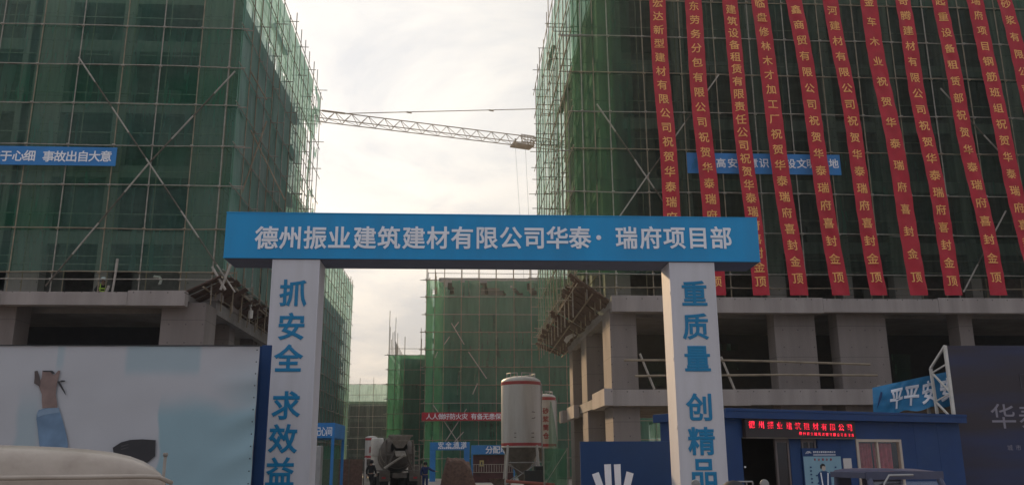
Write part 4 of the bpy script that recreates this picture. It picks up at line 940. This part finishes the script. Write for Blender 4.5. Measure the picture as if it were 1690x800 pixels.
# LED sign
a, zA = CP.at(1223, 689); b, zB = CP.at(1404, 699); _, zC = CP.at(1225, 721)
led = thing('led_sign', 'red lit message board over the cabin door', 'sign', CP.m @ Vector(((a+b)/2, -.1, zC)))
m = cmb(); m.box(a, b, -.14, -.005, zC, zA-.02); lp = m.build('case', mat('ledcase', (.022,.014,.016), .5, .1), led, bevel=.01)
m = cmb(); 
for zz in (zC-.012, zA-.008): m.box(a-.01, b+.01, -.15, -.0, zz-.012, zz+.012)
m.build('frame', M['mixer'], lp)
def led_mat():
    m = bpy.data.materials.new('led'); m.use_nodes = True; n = m.node_tree.nodes; l = m.node_tree.links.new; b = n['Principled BSDF']
    b.inputs['Base Color'].default_value = (.05,.005,.005,1); t = n.new('ShaderNodeTexCoord')
    v = n.new('ShaderNodeTexVoronoi'); v.inputs['Scale'].default_value = 38; v.inputs['Randomness'].default_value = 0; l(t.outputs['Object'], v.inputs['Vector'])
    r = n.new('ShaderNodeMapRange'); r.inputs[1].default_value = .62; r.inputs[2].default_value = .30; r.inputs[3].default_value = .35; r.inputs[4].default_value = 5; l(v.outputs[0], r.inputs[0])
    z = n.new('ShaderNodeTexNoise'); z.inputs['Scale'].default_value = 5; l(t.outputs['Object'], z.inputs['Vector'])
    k = n.new('ShaderNodeMath'); k.operation = 'MULTIPLY'; l(r.outputs[0], k.inputs[0])
    k2 = n.new('ShaderNodeMapRange'); k2.inputs[1].default_value = .4; k2.inputs[2].default_value = .6; k2.inputs[3].default_value = .35; k2.inputs[4].default_value = 1; l(z.outputs[0], k2.inputs[0]); l(k2.outputs[0], k.inputs[1])
    b.inputs['Emission Color'].default_value = (1,.02,.05,1); l(k.outputs[0], b.inputs['Emission Strength']); return m
LM = led_mat(); m = cmb(); T_ = '德州振业建筑建材有限公司'
sA, zt1 = CP.at(1234, 701); sB, zt2 = CP.at(1395, 706)
for i, ch in enumerate(T_):
    k = i/(len(T_)-1); put(m, ch, (sA+(sB-sA)*k, -.146, zt1+(zt2-zt1)*k+.012), (1,0,0), (0,0,1), .215, .19, .006)
sA2, z2_ = CP.at(1314, 714); sB2, z3_ = CP.at(1400, 717)
for i, ch in enumerate('德州振业建筑建材有限公司欢迎您'):
    k = i/14; put(m, ch, (sA2+(sB2-sA2)*k, -.146, z2_+(z3_-z2_)*k-.012), (1,0,0), (0,0,1), .09, .085, .006)
m.build('lettering', LM, lp)
# poster with a worker in a vest
a, zA = CP.at(1322, 739); b, _ = CP.at(1384, 740)
po = thing('safety_poster', 'light blue safety dress poster on the cabin wall, between door and window', 'poster', CP.m @ Vector(((a+b)/2, -.02, .9)))
m = cmb(); m.box(a, b+.05, -.02, -.003, .75, zA); pp = m.build('panel', M['hoard_blue'], po)
a2, zB = CP.at(1324.5, 752.5); b2, _ = CP.at(1386, 753); 
m = cmb(); m.box(a2, b2, -.026, -.022, .8, zB); sh = m.build('sheet', mat('sheet', (.22,.38,.47), .5, .05), pp)
def pm(polys, name, mt, par, d):
    mb = cmb()
    for q in polys: mb.poly([(CP.at(*p_)[0], -d, CP.at(*p_)[1]) for p_ in q])
    return mb.build(name, mt, par)
pm([[(1348, 782), (1351, 778), (1355, 776.5), (1362, 776.5), (1367, 779), (1370, 786), (1371, 797), (1371, 822), (1364, 822), (1357, 822), (1352, 820), (1351, 800)], [(1354, 804), (1366, 804), (1366, 840), (1354, 840)]], 'figure_clothes', M['hoard_blue'], sh, .030)
pm([[(1355, 768), (1357, 765), (1361, 768), (1361, 774), (1358, 776.5), (1355, 774)]], 'figure_face', M['cream'], sh, .031)
pm([[(1352, 772), (1352, 767), (1355, 764), (1359, 765), (1360.5, 769), (1357, 768), (1355, 769), (1354.5, 773)]], 'figure_hair', M['dark'], sh, .033)
pm([[(1352, 779), (1354, 779), (1358, 803), (1356, 803)], [(1364, 779), (1366, 780), (1366, 803), (1364, 803)], [(1356, 801), (1365, 801), (1365, 804), (1356, 804)]], 'figure_vest_strips', M['letter_white'], sh, .033)
pm([[(x_, y_), (x_+3, y_), (x_+3, y_+2.5), (x_, y_+2.5)] for x_, y_ in ((1335, 769), (1335.5, 775), (1336, 781), (1337, 788), (1337.5, 794), (1376, 769), (1376.5, 776), (1377, 782), (1378, 788), (1378.5, 794))] + [[(1345, 783), (1349, 783), (1349, 785), (1345, 785)], [(1367, 781), (1371, 781), (1371, 783), (1367, 783)], [(1348, 796), (1351, 793), (1352, 798), (1348, 798)]], 'captions', M['hoard_blue'], sh, .031)
m = cmb()
for i, ch in enumerate('安全警示牌'):
    s3, z3 = CP.at(1343.5+6.6*i, 757.5); put(m, ch, (s3, -.031, z3), (1,0,0), (0,0,1), .062, .062, .03)
m.build('heading', M['red'], sh)
m = cmb()
for i, ch in enumerate('德州振业建筑建材有限公司'):
    s3, z3 = CP.at(1342+3.1*i, 745.2); put(m, ch, (s3, -.024, z3), (1,0,0), (0,0,1), .05, .055, .03)
for k in range(3): m.path([(CP.at(1328+k*2, 748)[0], -.026, CP.at(1328, 748)[1]), (CP.at(1331+k*2, 744)[0], -.026, CP.at(1328, 744)[1]), (CP.at(1336+k, 747)[0], -.026, CP.at(1328, 747)[1])], .006, 4)
m.box(CP.at(1341, 750)[0], CP.at(1378, 750)[0], -.025, -.0225, CP.at(1341, 750.5)[1], CP.at(1341, 749.3)[1])
m.build('heading', M['letter_white'], pp)
a, zA = CP.at(1390.5, 755.5); b, zB = CP.at(1406, 778)
m = cmb(); m.box(a, b, -.02, -.003, zB, zA); tag(m.build('paper_notice', mat('paper', (.60,.55,.52), .7, .06)), 'blank white paper notice on the cabin wall, beside the window frame', 'notice')

# crumpled blue sign behind the cabin
sp0 = P(1441, 760, 27.5); sp1 = P(1600, 760, 27.0); SP = Plane((sp0.x, sp0.y), (sp1.x, sp1.y))
cs = thing('crumpled_sign', 'crumpled light blue sign with four white characters behind the cabin roof', 'sign', SP.a)
def corner(px, py): return Vector((SP.at(px, py)[0], 0, SP.at(px, py)[1]))
c00, c10, c01, c11 = corner(1441, 686), corner(1600, 664), corner(1441, 639), corner(1600, 605)
def sf(a, b, d=0):
    p = (c00*(1-a)+c10*a)*(1-b)+(c01*(1-a)+c11*a)*b
    w = .06*math.sin(a*19+b*2)+.05*math.sin(a*7-b*4)+.035*mnoise.noise(Vector((a*14, b*5, 0)))
    return SP.m @ Vector((p.x, w-d, p.z+.04*math.sin(a*23)*(1-b)))
csm = MB().grid(lambda a, b: sf(a, b), 60, 14).build('cloth', mat('signblue', (.02,.20,.40), .55, .12, 2), cs, smooth=True)
m = MB()
for ch, px, py in zip('平平安安', (1479, 1505, 1533, 1564), (655, 651, 647, 640)):
    vs, fs = glyph(ch, .03); aa = (px-1441)/159; bb = .5
    i = m.pts([sf(aa+x_*.155, bb+y_*.70, .03+z_*.1) for x_, y_, z_ in vs])
    for f in fs: m.face([i+k for k in f])
m.build('lettering', M['letter_white'], csm)
m = MB()
for pts_ in ([(.045, .2), (.06, .35), (.085, .6), (.09, .75), (.075, .8), (.06, .6), (.05, .4)],): m.poly([sf(a, b, .03) for a, b in pts_])
m.build('emblem', M['hoard_blue'], csm)
for px in (1452, 1530, 1570): m = MB(); q = P(px, 640, 27.7); m.box(q.x-.04, q.x+.04, 27.72, 27.8, 0, q.z+.1); m.build('post', M['pole_pale'], cs)

# dark billboard, right
YB = 26.0
bb = thing('dark_billboard', 'dark navy billboard with pale characters at the right edge, white lattice frame beside it', 'billboard', P(1640, 760, YB))
xa, xb = X(1563, 570, YB), X(1563, 570, YB)+7.5; zt = Z(1625, 570, YB)
def night():
    m = mat('night', (.030,.022,.038), .55, .15, 1); n = m.node_tree.nodes; l = m.node_tree.links.new
    t = n.new('ShaderNodeTexCoord'); mp = n.new('ShaderNodeMapping'); mp.inputs['Rotation'].default_value = (0, R(14), 0); mp.inputs['Scale'].default_value = (.12, 1, 1.1); l(t.outputs['Object'], mp.inputs[0])
    z = n.new('ShaderNodeTexNoise'); z.inputs['Scale'].default_value = 1; z.inputs['Detail'].default_value = 3; l(mp.outputs[0], z.inputs['Vector'])
    r = n.new('ShaderNodeValToRGB'); r.color_ramp.elements[0].position = .45; r.color_ramp.elements[0].color = (.032,.022,.030,1); r.color_ramp.elements[1].position = .7; r.color_ramp.elements[1].color = (.02,.032,.10,1); l(z.outputs[0], r.inputs[0]); l(r.outputs[0], n['Principled BSDF'].inputs['Base Color']); return m
m = MB(); m.box(xa, xb, YB, YB+.08, .2, zt); bp_ = m.build('panel', night(), bb, bevel=.005)
m = MB()
for ch, px, py in (('华', 1656, 686), ('泰', 1702, 687)): put(m, ch, (P(px, py, YB-.01).x, YB-.01, P(px, py, YB).z), (1,0,0), (0,0,1), .84, .80, .004)
for ch, px, py in (('城', 1667, 738), ('市', 1681, 738)): put(m, ch, (P(px, py, YB-.01).x, YB-.01, P(px, py, YB).z), (1,0,0), (0,0,1), .18, .18, 0)
m.build('lettering', mat('dimletter', (.26,.24,.28), .6), bp_)
m = MB(); c = P(1690, 625, YB-.01); m.path([(c.x-.12, YB-.012, c.z-.3), (c.x-.12, YB-.012, c.z+.15), (c.x+.3, YB-.012, c.z+.15)], .012, 4); m.build('emblem', mat('dimmark', (.08,.07,.09), .6), bp_)
fr_ = MB()
y2 = YB+.9; xo = X(1547, 606, YB+.5)
A = [Vector((xa-.05, YB+.04, zt)), Vector((xa-.05, YB+.04, .2))]
fr_.bar(A[0], A[1], .10, .08); Bt = Vector((xo, YB+.9, Z(1547, 605, YB+.5))); Bb = Vector((xo+.1, YB+.9, .2)); fr_.bar(Bt, Bb, .075, .075)
fr_.bar(A[0], Bt, .06, .06)
zz = [Bt.z-.15, Bt.z-1.05, Bt.z-1.9, Bt.z-2.8, .5]
for k in range(len(zz)-1):
    fr_.bar((xa-.05, YB+.04, zz[k]+.2), (xo+.03, YB+.9, zz[k]), .04, .04); fr_.bar((xa-.05, YB+.04, zz[k+1]+.2), (xo+.03, YB+.9, zz[k]), .05, .05)
fr_.build('lattice_frame', M['white_paint'], bb)

# ------------------------------------------------------------------ beige van, bottom left
va = P(285, 790, 7.0); th = R(20)
VT = Matrix.Translation((va.x, va.y, 0)) @ Matrix.Rotation(th, 4, 'Z')          # local x runs from the rear end (0) to -3.7; y 0 near side, 1.5 far side
van = thing('microvan', 'dusty beige van parked at the lower left, only its roof in view', 'van', (va.x, va.y, 0))
def ring(x, half, zr, zc, tuck=0):
    """half cross section: sill, waist, gutter, crown"""
    hw = half
    pr_ = [(-hw+.06, .32), (-hw, .45), (-hw-.01, .95), (-hw+.03, 1.0), (-hw+.10, zr-.04), (-hw+.12, zr)]
    n = 9
    for k in range(1, n): a = math.pi*k/n; pr_.append((-(hw-.13)*math.copysign(abs(math.cos(a))**.42, math.cos(a)), zr+.01+(zc-zr)*math.sin(a)**.6))
    return pr_ + [(-y_, z_) for y_, z_ in pr_[5::-1]]
secs = [(.0, .60, 1.50, 1.54), (-.06, .68, 1.60, 1.66), (-.20, .72, 1.64, 1.765), (-.42, .74, 1.65, 1.835), (-.8, .75, 1.65, 1.875), (-1.4, .75, 1.65, 1.895), (-2.2, .75, 1.65, 1.895), (-2.75, .74, 1.62, 1.86), (-3.0, .72, 1.55, 1.74)]
m = MB(VT); rings = [[(x, y_+.75, z_) for y_, z_ in ring(x, h_, a_, b_)] for x, h_, a_, b_ in secs]
nr = len(rings[0])
for k in range(3):                                              # sloped nose
    x, zt_k = ((-3.3, 1.35), (-3.6, 1.0), (-3.72, .85))[k]
    rings.append([(x, .75+(y_-.75)*(1-.02*k), min(z_, zt_k+.02*math.sin(i*math.pi/nr))) for i, (x_, y_, z_) in enumerate(rings[8])])
ids = [m.pts(r_) for r_ in rings]
for a, b in zip(ids, ids[1:]):
    for k in range(nr-1): m.face((a+k, a+k+1, b+k+1, b+k))
m.face([ids[0]+k for k in range(nr)][::-1]); m.face([ids[-1]+k for k in range(nr)])
vb = m.build('body', M['van'], van, smooth=True, subsurf=1)
for sy_ in (0, 1):
    m = MB(VT); y_ = (.035 if sy_ == 0 else 1.465)
    m.path([(-.0, y_+(.12 if sy_ == 0 else -.12), 1.60), (-.10, y_+(.02 if sy_ == 0 else -.02), 1.645)] + [(-.2-.25*k, y_, 1.652) for k in range(11)] + [(-3.05, y_, 1.58)], .018, 8); m.build('drip_rail', M['van'], van, smooth=True)
    for (x0, x1) in ((-.35, -1.15), (-1.3, -2.1), (-2.25, -2.95)):
        m = MB(VT); yo = -.012 if sy_ == 0 else 1.512; yi = .085 if sy_ == 0 else 1.415
        m.hexa([(x0, yo, 1.02), (x1, yo, 1.02), (x1, yo+.02, 1.02), (x0, yo+.02, 1.02), (x0, yi-.02, 1.53), (x1, yi-.02, 1.53), (x1, yi, 1.53), (x0, yi, 1.53)]); m.build('window', M['glass'], van, bevel=.005)
    for xx in (-.75, -3.05):
        w = MB(VT).lathe([(.15, 0), (.27, 0), (.29, .03), (.29, .17), (.27, .2), (.15, .2)], 24, (xx, -.0 if sy_ == 0 else 1.3, .29), (0, 1, 0)).build('wheel', M['rubber'], van)
        MB(VT).lathe([(.02, 0), (.16, .01), (.17, .19), (.02, .2)], 20, (xx, -.002 if sy_ == 0 else 1.302, .29), (0, 1, 0)).build('rim', M['steel'], w)
    m = MB(VT); m.box(.0, .05, .12 if sy_ == 0 else 1.22, .28 if sy_ == 0 else 1.38, .75, 1.2); m.build('tail_light', M['red'], van)
    m = MB(VT); m.box(-3.75, -3.68, .15 if sy_ == 0 else 1.1, .4 if sy_ == 0 else 1.35, .62, .8); m.build('headlight', M['letter_white'], van)
m = MB(VT); m.box(.02, .10, .05, 1.45, .35, .55); m.build('bumper', M['dark'], van, bevel=.03)
m = MB(VT); m.hexa([(.02, .15, 1.05), (.02, 1.35, 1.05), (.04, 1.35, 1.05), (.04, .15, 1.05), (-.06, .2, 1.5), (-.06, 1.3, 1.5), (-.04, 1.3, 1.5), (-.04, .2, 1.5)]); m.build('window', M['glass'], van)
m = MB(VT); m.grid(lambda a, b: (-.25-2.5*a, .20+.06*math.cos(b*6)*0+b*.02, 1.752+.02*a), 4, 1)
m = MB(); q = P(272, 762, 9.5); qt = P(272, 748, 9.5)
m.tube((q.x, 9.5, 0), (q.x, 9.5, qt.z-.02), .017, 10); m.lathe([(.002, 0), (.022, .004), (.026, .02), (.024, .038), (.002, .042)], 14, (q.x, 9.5, qt.z-.03)); m.build
tag(m.build('capped_post', M['mixer_pale'], smooth=True), 'thin capped post just behind the end of the van roof', 'post')

# ------------------------------------------------------------------ scooters and three wheeler
def scooter(px, py, Y, rot, label, col, what):
    """py: pixel row of its topmost point (mirror or seat box)"""
    c = P(px, py, Y); T = Matrix.Translation((c.x, Y, 0)) @ Matrix.Rotation(R(rot), 4, 'Z'); H = c.z
    t = thing('motor_scooter', label, 'scooter', (c.x, Y, 0), 'scooters parked by the gate'); s = H/1.15
    def q(): return MB(T @ Matrix.Scale(s, 4))
    for x_ in (-.62, .62):
        w = q().lathe([(.12, -.05), (.22, -.06), (.25, 0), (.22, .06), (.12, .05)], 24, (x_, 0, .25), (0, 1, 0)).build('wheel', M['rubber'], t, smooth=True)
    m = q(); m.prism([(-.75, -.13, .45), (-.1, -.13, .35), (.3, -.13, .28), (.42, -.13, .6), (.5, -.13, .85), (.42, -.13, .9), (.3, -.13, .5), (.0, -.13, .42), (-.2, -.13, .65), (-.75, -.13, .72)], (0, .26, 0)); m.build('body', col, t, bevel=.04)
    m = q(); m.box(-.72, -.15, -.12, .12, .725, .82); m.build('seat', M['dark'], t, bevel=.04)
    m = q(); m.path([(.36, -.36, 1.0), (.44, -.12, .96), (.44, .12, .96), (.36, .36, 1.0)], .018, 8); m.tube((.62, 0, .3), (.44, 0, .96), .035); hb = m.build('handlebar', M['steel'], t)
    for sy_ in (-1, 1):
        m = q(); m.tube((.42, sy_*.3, 1.0), (.40, sy_*.38, 1.12), .008); m.lathe([(.002, 0), (.05, .004), (.055, .015), (.002, .022)], 14, (.40, sy_*.40, 1.13), (-1, 0, .1)); m.build('mirror', M['steel'], hb)
    if what == 'box':
        m = q(); m.lathe([(.02, 0), (.17, .0), (.2, .06), (.19, .18), (.15, .26), (.08, .31), (.01, .325)], 24, (-.5, 0, .83)); m.build('top_box', M['dark'], t, smooth=True)
    return t
scooter(325, 796, 11, 200, 'scooter in front of the printed hoarding, only a mirror tip in view', M['navy'], None)
scooter(1207, 794, 13.5, 250, 'scooter with a dark rounded top box in front of the cabin door', M['dark'], 'box')
m = MB(); p, q = P(1212, 794, 19.6), P(1242, 794, 19.6); m.tube(p, q, .02); m.tube(p+Vector((0,0,-.25)), q+Vector((0,0,-.25)), .015)
for k in range(4): x_ = p.x+(q.x-p.x)*k/3; m.tube((x_, 19.6, 0), (x_, 19.6, p.z), .016)
tag(m.build('metal_barrier', M['steel']), 'low pale metal barrier in front of the cabin door', 'barrier')
Yt = 15.0
tr = thing('cargo_tricycle', 'dark navy three wheeler with a boxy cab in front of the cabin window', 'tricycle', P(1482, 760, Yt))
x0, x1 = X(1420, 775, Yt), X(1540, 775, Yt); zr = Z(1480, 778, Yt); xm_ = (x0+x1)/2
rf = MB(); hw = (x1-x0)/2+.02
rf.grid(lambda a, b: (xm_+(a-.5)*2*hw*(1-.04*(b > .9)), Yt-.25+b*1.5, zr+.055*(1-((a-.5)*2)**4)*(math.sin(math.pi*min(1, b*1.2+.08)) if b < .8 else 1) - (.03 if a in (0, 1) else 0)), 16, 10)
rf.box(x0-.02, x1+.02, Yt-.28, Yt-.22, zr-.12, zr+.01); rf.box(x0-.03, x0+.03, Yt-.215, Yt+1.2, zr-.10, zr-.004); rf.box(x1-.03, x1+.03, Yt-.215, Yt+1.2, zr-.10, zr-.004); rf.build('roof', M['navy'], tr, smooth=False)
def pil(a, b, r_=.05): m = MB(); m.tube(a, b, r_, 8); return m.build('pillar', M['navy'], tr)
wd = .08
for xx, sx_ in ((x0+.05, -1), (x1-.05, 1)):
    pil((xx, Yt-.2, zr-.03), (xx+sx_*wd, Yt-.45, .95)); pil((xx, Yt+1.1, zr-.03), (xx+sx_*.02, Yt+1.2, .5))
m = MB(); m.box(xm_-.12, x1-.06, Yt+1.12, Yt+1.15, .8, zr-.04); m.box(x0+.06, x0+.32, Yt+1.12, Yt+1.15, .8, zr-.04); m.build('rear_panel', M['navy'], tr)
wsd = MB(); wsd.hexa([(x0-.02, Yt-.44, .97), (x1+.02, Yt-.44, .97), (x1+.02, Yt-.42, .97), (x0-.02, Yt-.42, .97), (x0+.07, Yt-.21, zr-.06), (x1-.07, Yt-.21, zr-.06), (x1-.07, Yt-.19, zr-.06), (x0+.07, Yt-.19, zr-.06)]); wsd.build('windscreen', gm, tr)
m = MB(); p = P(1462, 800, Yt-.5); m.path([Vector((p.x-.08, Yt-.5, 1.1)), Vector((p.x, Yt-.45, zr-.18)), Vector((p.x+.12, Yt-.40, zr-.05)), Vector((p.x+.55, Yt-.38, zr-.045))], .018, 8); m.build('roof_bar', M['steel'], tr)
m = MB(); m.hexa([(x0-.08, Yt-.5, .35), (x1+.08, Yt-.5, .35), (x1+.05, Yt+1.2, .35), (x0-.05, Yt+1.2, .35), (x0-.06, Yt-.46, .96), (x1+.06, Yt-.46, .96), (x1, Yt+1.2, .75), (x0, Yt+1.2, .75)]); m.build('cab_body', M['navy'], tr, bevel=.05)
m = MB(); m.box(x0-.1, x1+.1, Yt+1.25, Yt+2.9, .5, .95); m.build('cargo_bed', M['navy'], tr, bevel=.02)
for xx, yy in ((xm_-.05, Yt-.55), (x0-.1, Yt+2.2), (x1, Yt+2.2)): MB().lathe([(.1, 0), (.24, 0), (.26, .03), (.26, .1), (.24, .13), (.1, .13)], 22, (xx, yy, .26), (1, 0, 0)).build('wheel', M['rubber'], tr)
m = MB(); m.box(xm_-.35, xm_+.35, Yt+.55, Yt+.7, .7, 1.15); m.build('seat', M['dark'], tr, bevel=.05)

# ------------------------------------------------------------------ people
def skin_mesh(name, V, E, mt, parent, root=0, sub=2):
    c = sum((Vector(v[0]) for v in V), Vector())/len(V)
    me = bpy.data.meshes.new(name); me.from_pydata([Vector(v[0])-c for v in V], E, []); me.materials.append(mt)
    o = bpy.data.objects.new(name, me); link(o, parent, c)
    sm = o.modifiers.new('skin', 'SKIN'); sm.use_smooth_shade = True
    lay = me.skin_vertices[0].data if me.skin_vertices else None
    if lay is None:
        import bmesh
        bmm = bmesh.new(); bmm.from_mesh(me); bmm.verts.layers.skin.verify(); bmm.to_mesh(me); bmm.free(); lay = me.skin_vertices[0].data
    for i, v in enumerate(V): lay[i].radius = (v[1], v[1] if len(v) < 3 else v[2]); lay[i].use_root = (i == root)
    ss = o.modifiers.new('sub', 'SUBSURF'); ss.levels = ss.render_levels = sub
    return o
def person(label, base, face, pose, top_m, leg_m, hat):
    T = Matrix.Translation(base) @ Matrix.Rotation(face, 4, 'Z')
    t = thing('person', label, 'person', base)
    J = {k: T @ Vector(v) for k, v in pose.items()}
    V = [(J['pelvis'], .135, .10), (J['chest'], .16, .11), (J['neck'], .055), (J['head'], .085, .10), (J['crown'], .075, .085)]
    E = [(0, 1), (1, 2), (2, 3), (3, 4)]
    for sd in 'lr':
        n = len(V)
        V += [(J['sh'+sd], .07), (J['el'+sd], .05), (J['wr'+sd], .033), (J['ha'+sd], .035, .02)]; E += [(1, n), (n, n+1), (n+1, n+2), (n+2, n+3)]
        d = (J['ha'+sd]-J['wr'+sd]).normalized(); s = d.cross(Vector((.2, .3, 1))).normalized()
        for k, (o_, ln) in enumerate(((-.03, .07), (-.012, .085), (.008, .08), (.027, .06))):
            q = len(V); V += [(J['ha'+sd]+s*o_+d*.03, .009), (J['ha'+sd]+s*o_+d*(.03+ln*.6), .008), (J['ha'+sd]+s*o_+d*(.02+ln)+Vector((0, 0, -.015)), .007)]; E += [(n+3, q), (q, q+1), (q+1, q+2)]
        q = len(V); V += [(J['ha'+sd]-s*.04, .009), (J['ha'+sd]-s*.055+d*.04, .008)]; E += [(n+3, q), (q, q+1)]
    for sd in 'lr':
        n = len(V); V += [(J['hi'+sd], .09), (J['kn'+sd], .06), (J['an'+sd], .04), (J['to'+sd], .04, .03)]; E += [(0, n), (n, n+1), (n+1, n+2), (n+2, n+3)]
    bd = skin_mesh('body', V, E, M['skin'], t)
    V = [(J['pelvis'].lerp(J['chest'], .05), .165, .13), (J['chest'], .185, .135), (J['neck'].lerp(J['chest'], .35), .08)]; E = [(0, 1), (1, 2)]
    for sd in 'lr': n = len(V); V += [(J['sh'+sd], .09), (J['el'+sd], .068), (J['wr'+sd].lerp(J['el'+sd], .08), .05)]; E += [(1, n), (n, n+1), (n+1, n+2)]
    skin_mesh('jacket', V, E, top_m, t)
    V = [(J['pelvis'], .155, .12)]; E = []
    for sd in 'lr': n = len(V); V += [(J['hi'+sd], .105), (J['kn'+sd], .08), (J['an'+sd].lerp(J['kn'+sd], .1), .06)]; E += [(0, n), (n, n+1), (n+1, n+2)]
    skin_mesh('trousers', V, E, leg_m, t)
    ax = (J['crown']-J['head']).normalized()
    if hat == 'helmet': MB().lathe([(.16, -.02), (.14, -.005), (.135, .05), (.11, .11), (.06, .145), (.002, .155)], 20, J['head']+ax*.05, ax).build('helmet', M['letter_white'], t, smooth=True)
    else: MB().lathe([(.105, -.04), (.118, .02), (.115, .08), (.085, .13), (.002, .155)], 18, J['head']+ax*.02, ax).build('hair', M['black_wear'], t, smooth=True)
    fw_ = T.to_3x3() @ Vector((0, -1, 0)); m = MB(); h = J['head']
    m.tube(h+fw_*.09+Vector((0,0,0)), h+fw_*.125+Vector((0,0,-.025)), .012, 6, .018); m.build('nose', M['skin'], bd)
    return t
stand = dict(pelvis=(0,0,.93), chest=(0,0,1.28), neck=(0,0,1.46), head=(0,-.01,1.57), crown=(0,0,1.67), shl=(.17,0,1.38), ell=(.25,.02,1.12), wrl=(.24,-.06,.88), hal=(.24,-.09,.81),
             shr=(-.17,0,1.38), elr=(-.25,.02,1.12), wrr=(-.24,-.06,.88), har=(-.24,-.09,.81), hil=(.09,0,.88), knl=(.11,-.02,.48), anl=(.11,.02,.08), tol=(.12,-.14,.03), hir=(-.09,0,.88), knr=(-.11,-.02,.48), anr=(-.11,.02,.08), tor=(-.12,-.14,.03))
walk = dict(stand); walk.update(knl=(.09,-.22,.50), anl=(.09,-.26,.09), tol=(.09,-.42,.05), knr=(-.09,.06,.48), anr=(-.09,.30,.12), tor=(-.09,.16,.04), ell=(.24,.12,1.14), wrl=(.22,.10,.90), hal=(.22,.10,.83), elr=(-.24,-.06,1.12), wrr=(-.22,-.22,.95), har=(-.22,-.28,.91))
point = dict(stand); point.update(ell=(.40,-.12,1.22), wrl=(.62,-.2,1.16), hal=(.70,-.23,1.15))
q = P(613, 765, 52); person('person in dark clothes walking beside the mixer truck', Vector((q.x, 52, .12)), R(160), walk, M['black_wear'], M['black_wear'], 'hair')
q = P(702, 770, 55); person('worker in blue overalls stretching out one arm beside the blue portal', Vector((q.x, 55, .0)), R(10), point, M['blue_wear'], M['blue_wear'], 'hair')
squat = dict(pelvis=(0,.12,.28), chest=(0,-.06,.60), neck=(0,-.12,.76), head=(0,-.15,.87), crown=(0,-.14,.97), shl=(.17,-.06,.69), ell=(.27,-.22,.48), wrl=(.16,-.38,.42), hal=(.13,-.44,.40), shr=(-.17,-.06,.69), elr=(-.27,-.22,.48), wrr=(-.16,-.38,.42), har=(-.13,-.44,.40),
             hil=(.1,.1,.27), knl=(.2,-.32,.46), anl=(.16,-.08,.08), tol=(.18,-.24,.03), hir=(-.1,.1,.27), knr=(-.2,-.32,.46), anr=(-.16,-.08,.08), tor=(-.18,-.24,.03))
wy = 36.4; q = P(171, 466, wy)
wk = person('worker in a reflective vest and white helmet crouching behind the slab lip', Vector((q.x, wy, q.z-.86)), R(20), squat, M['black_wear'], M['black_wear'], 'helmet')
T = Matrix.Translation((q.x, wy, q.z-.86)) @ Matrix.Rotation(R(20), 4, 'Z')
m = MB(T)
for zz, rr_ in ((.50, .20), (.62, .205)): m.lathe([(rr_, -.03), (rr_+.004, 0), (rr_, .03)], 20, (0, -.03, zz), (0, -.3, 1))
for sx_ in (-.1, .1): m.path([(sx_, -.26, .45), (sx_, -.22, .66), (sx_, -.1, .78)], .02, 6)
m.build('reflective_strips', M['hivis'], wk)

# ------------------------------------------------------------------ air
hzb = MB(); hzb.box(-170, 170, -60, 230, -1.4, 62)
hm_ = bpy.data.materials.new('haze'); hm_.use_nodes = True; hn = hm_.node_tree.nodes; hn.clear()
pv = hn.new('ShaderNodeVolumePrincipled'); pv.inputs['Color'].default_value = (.88, .96, 1, 1); pv.inputs['Density'].default_value = HAZE; pv.inputs['Anisotropy'].default_value = .5
ho_ = hn.new('ShaderNodeOutputMaterial'); hm_.node_tree.links.new(pv.outputs[0], ho_.inputs['Volume'])
tag(hzb.build('haze', hm_), 'thin pale haze filling the air over the whole site', 'haze', kind='stuff')
bpy.data.objects.remove(_fo, do_unlink=True); bpy.data.curves.remove(_fc)
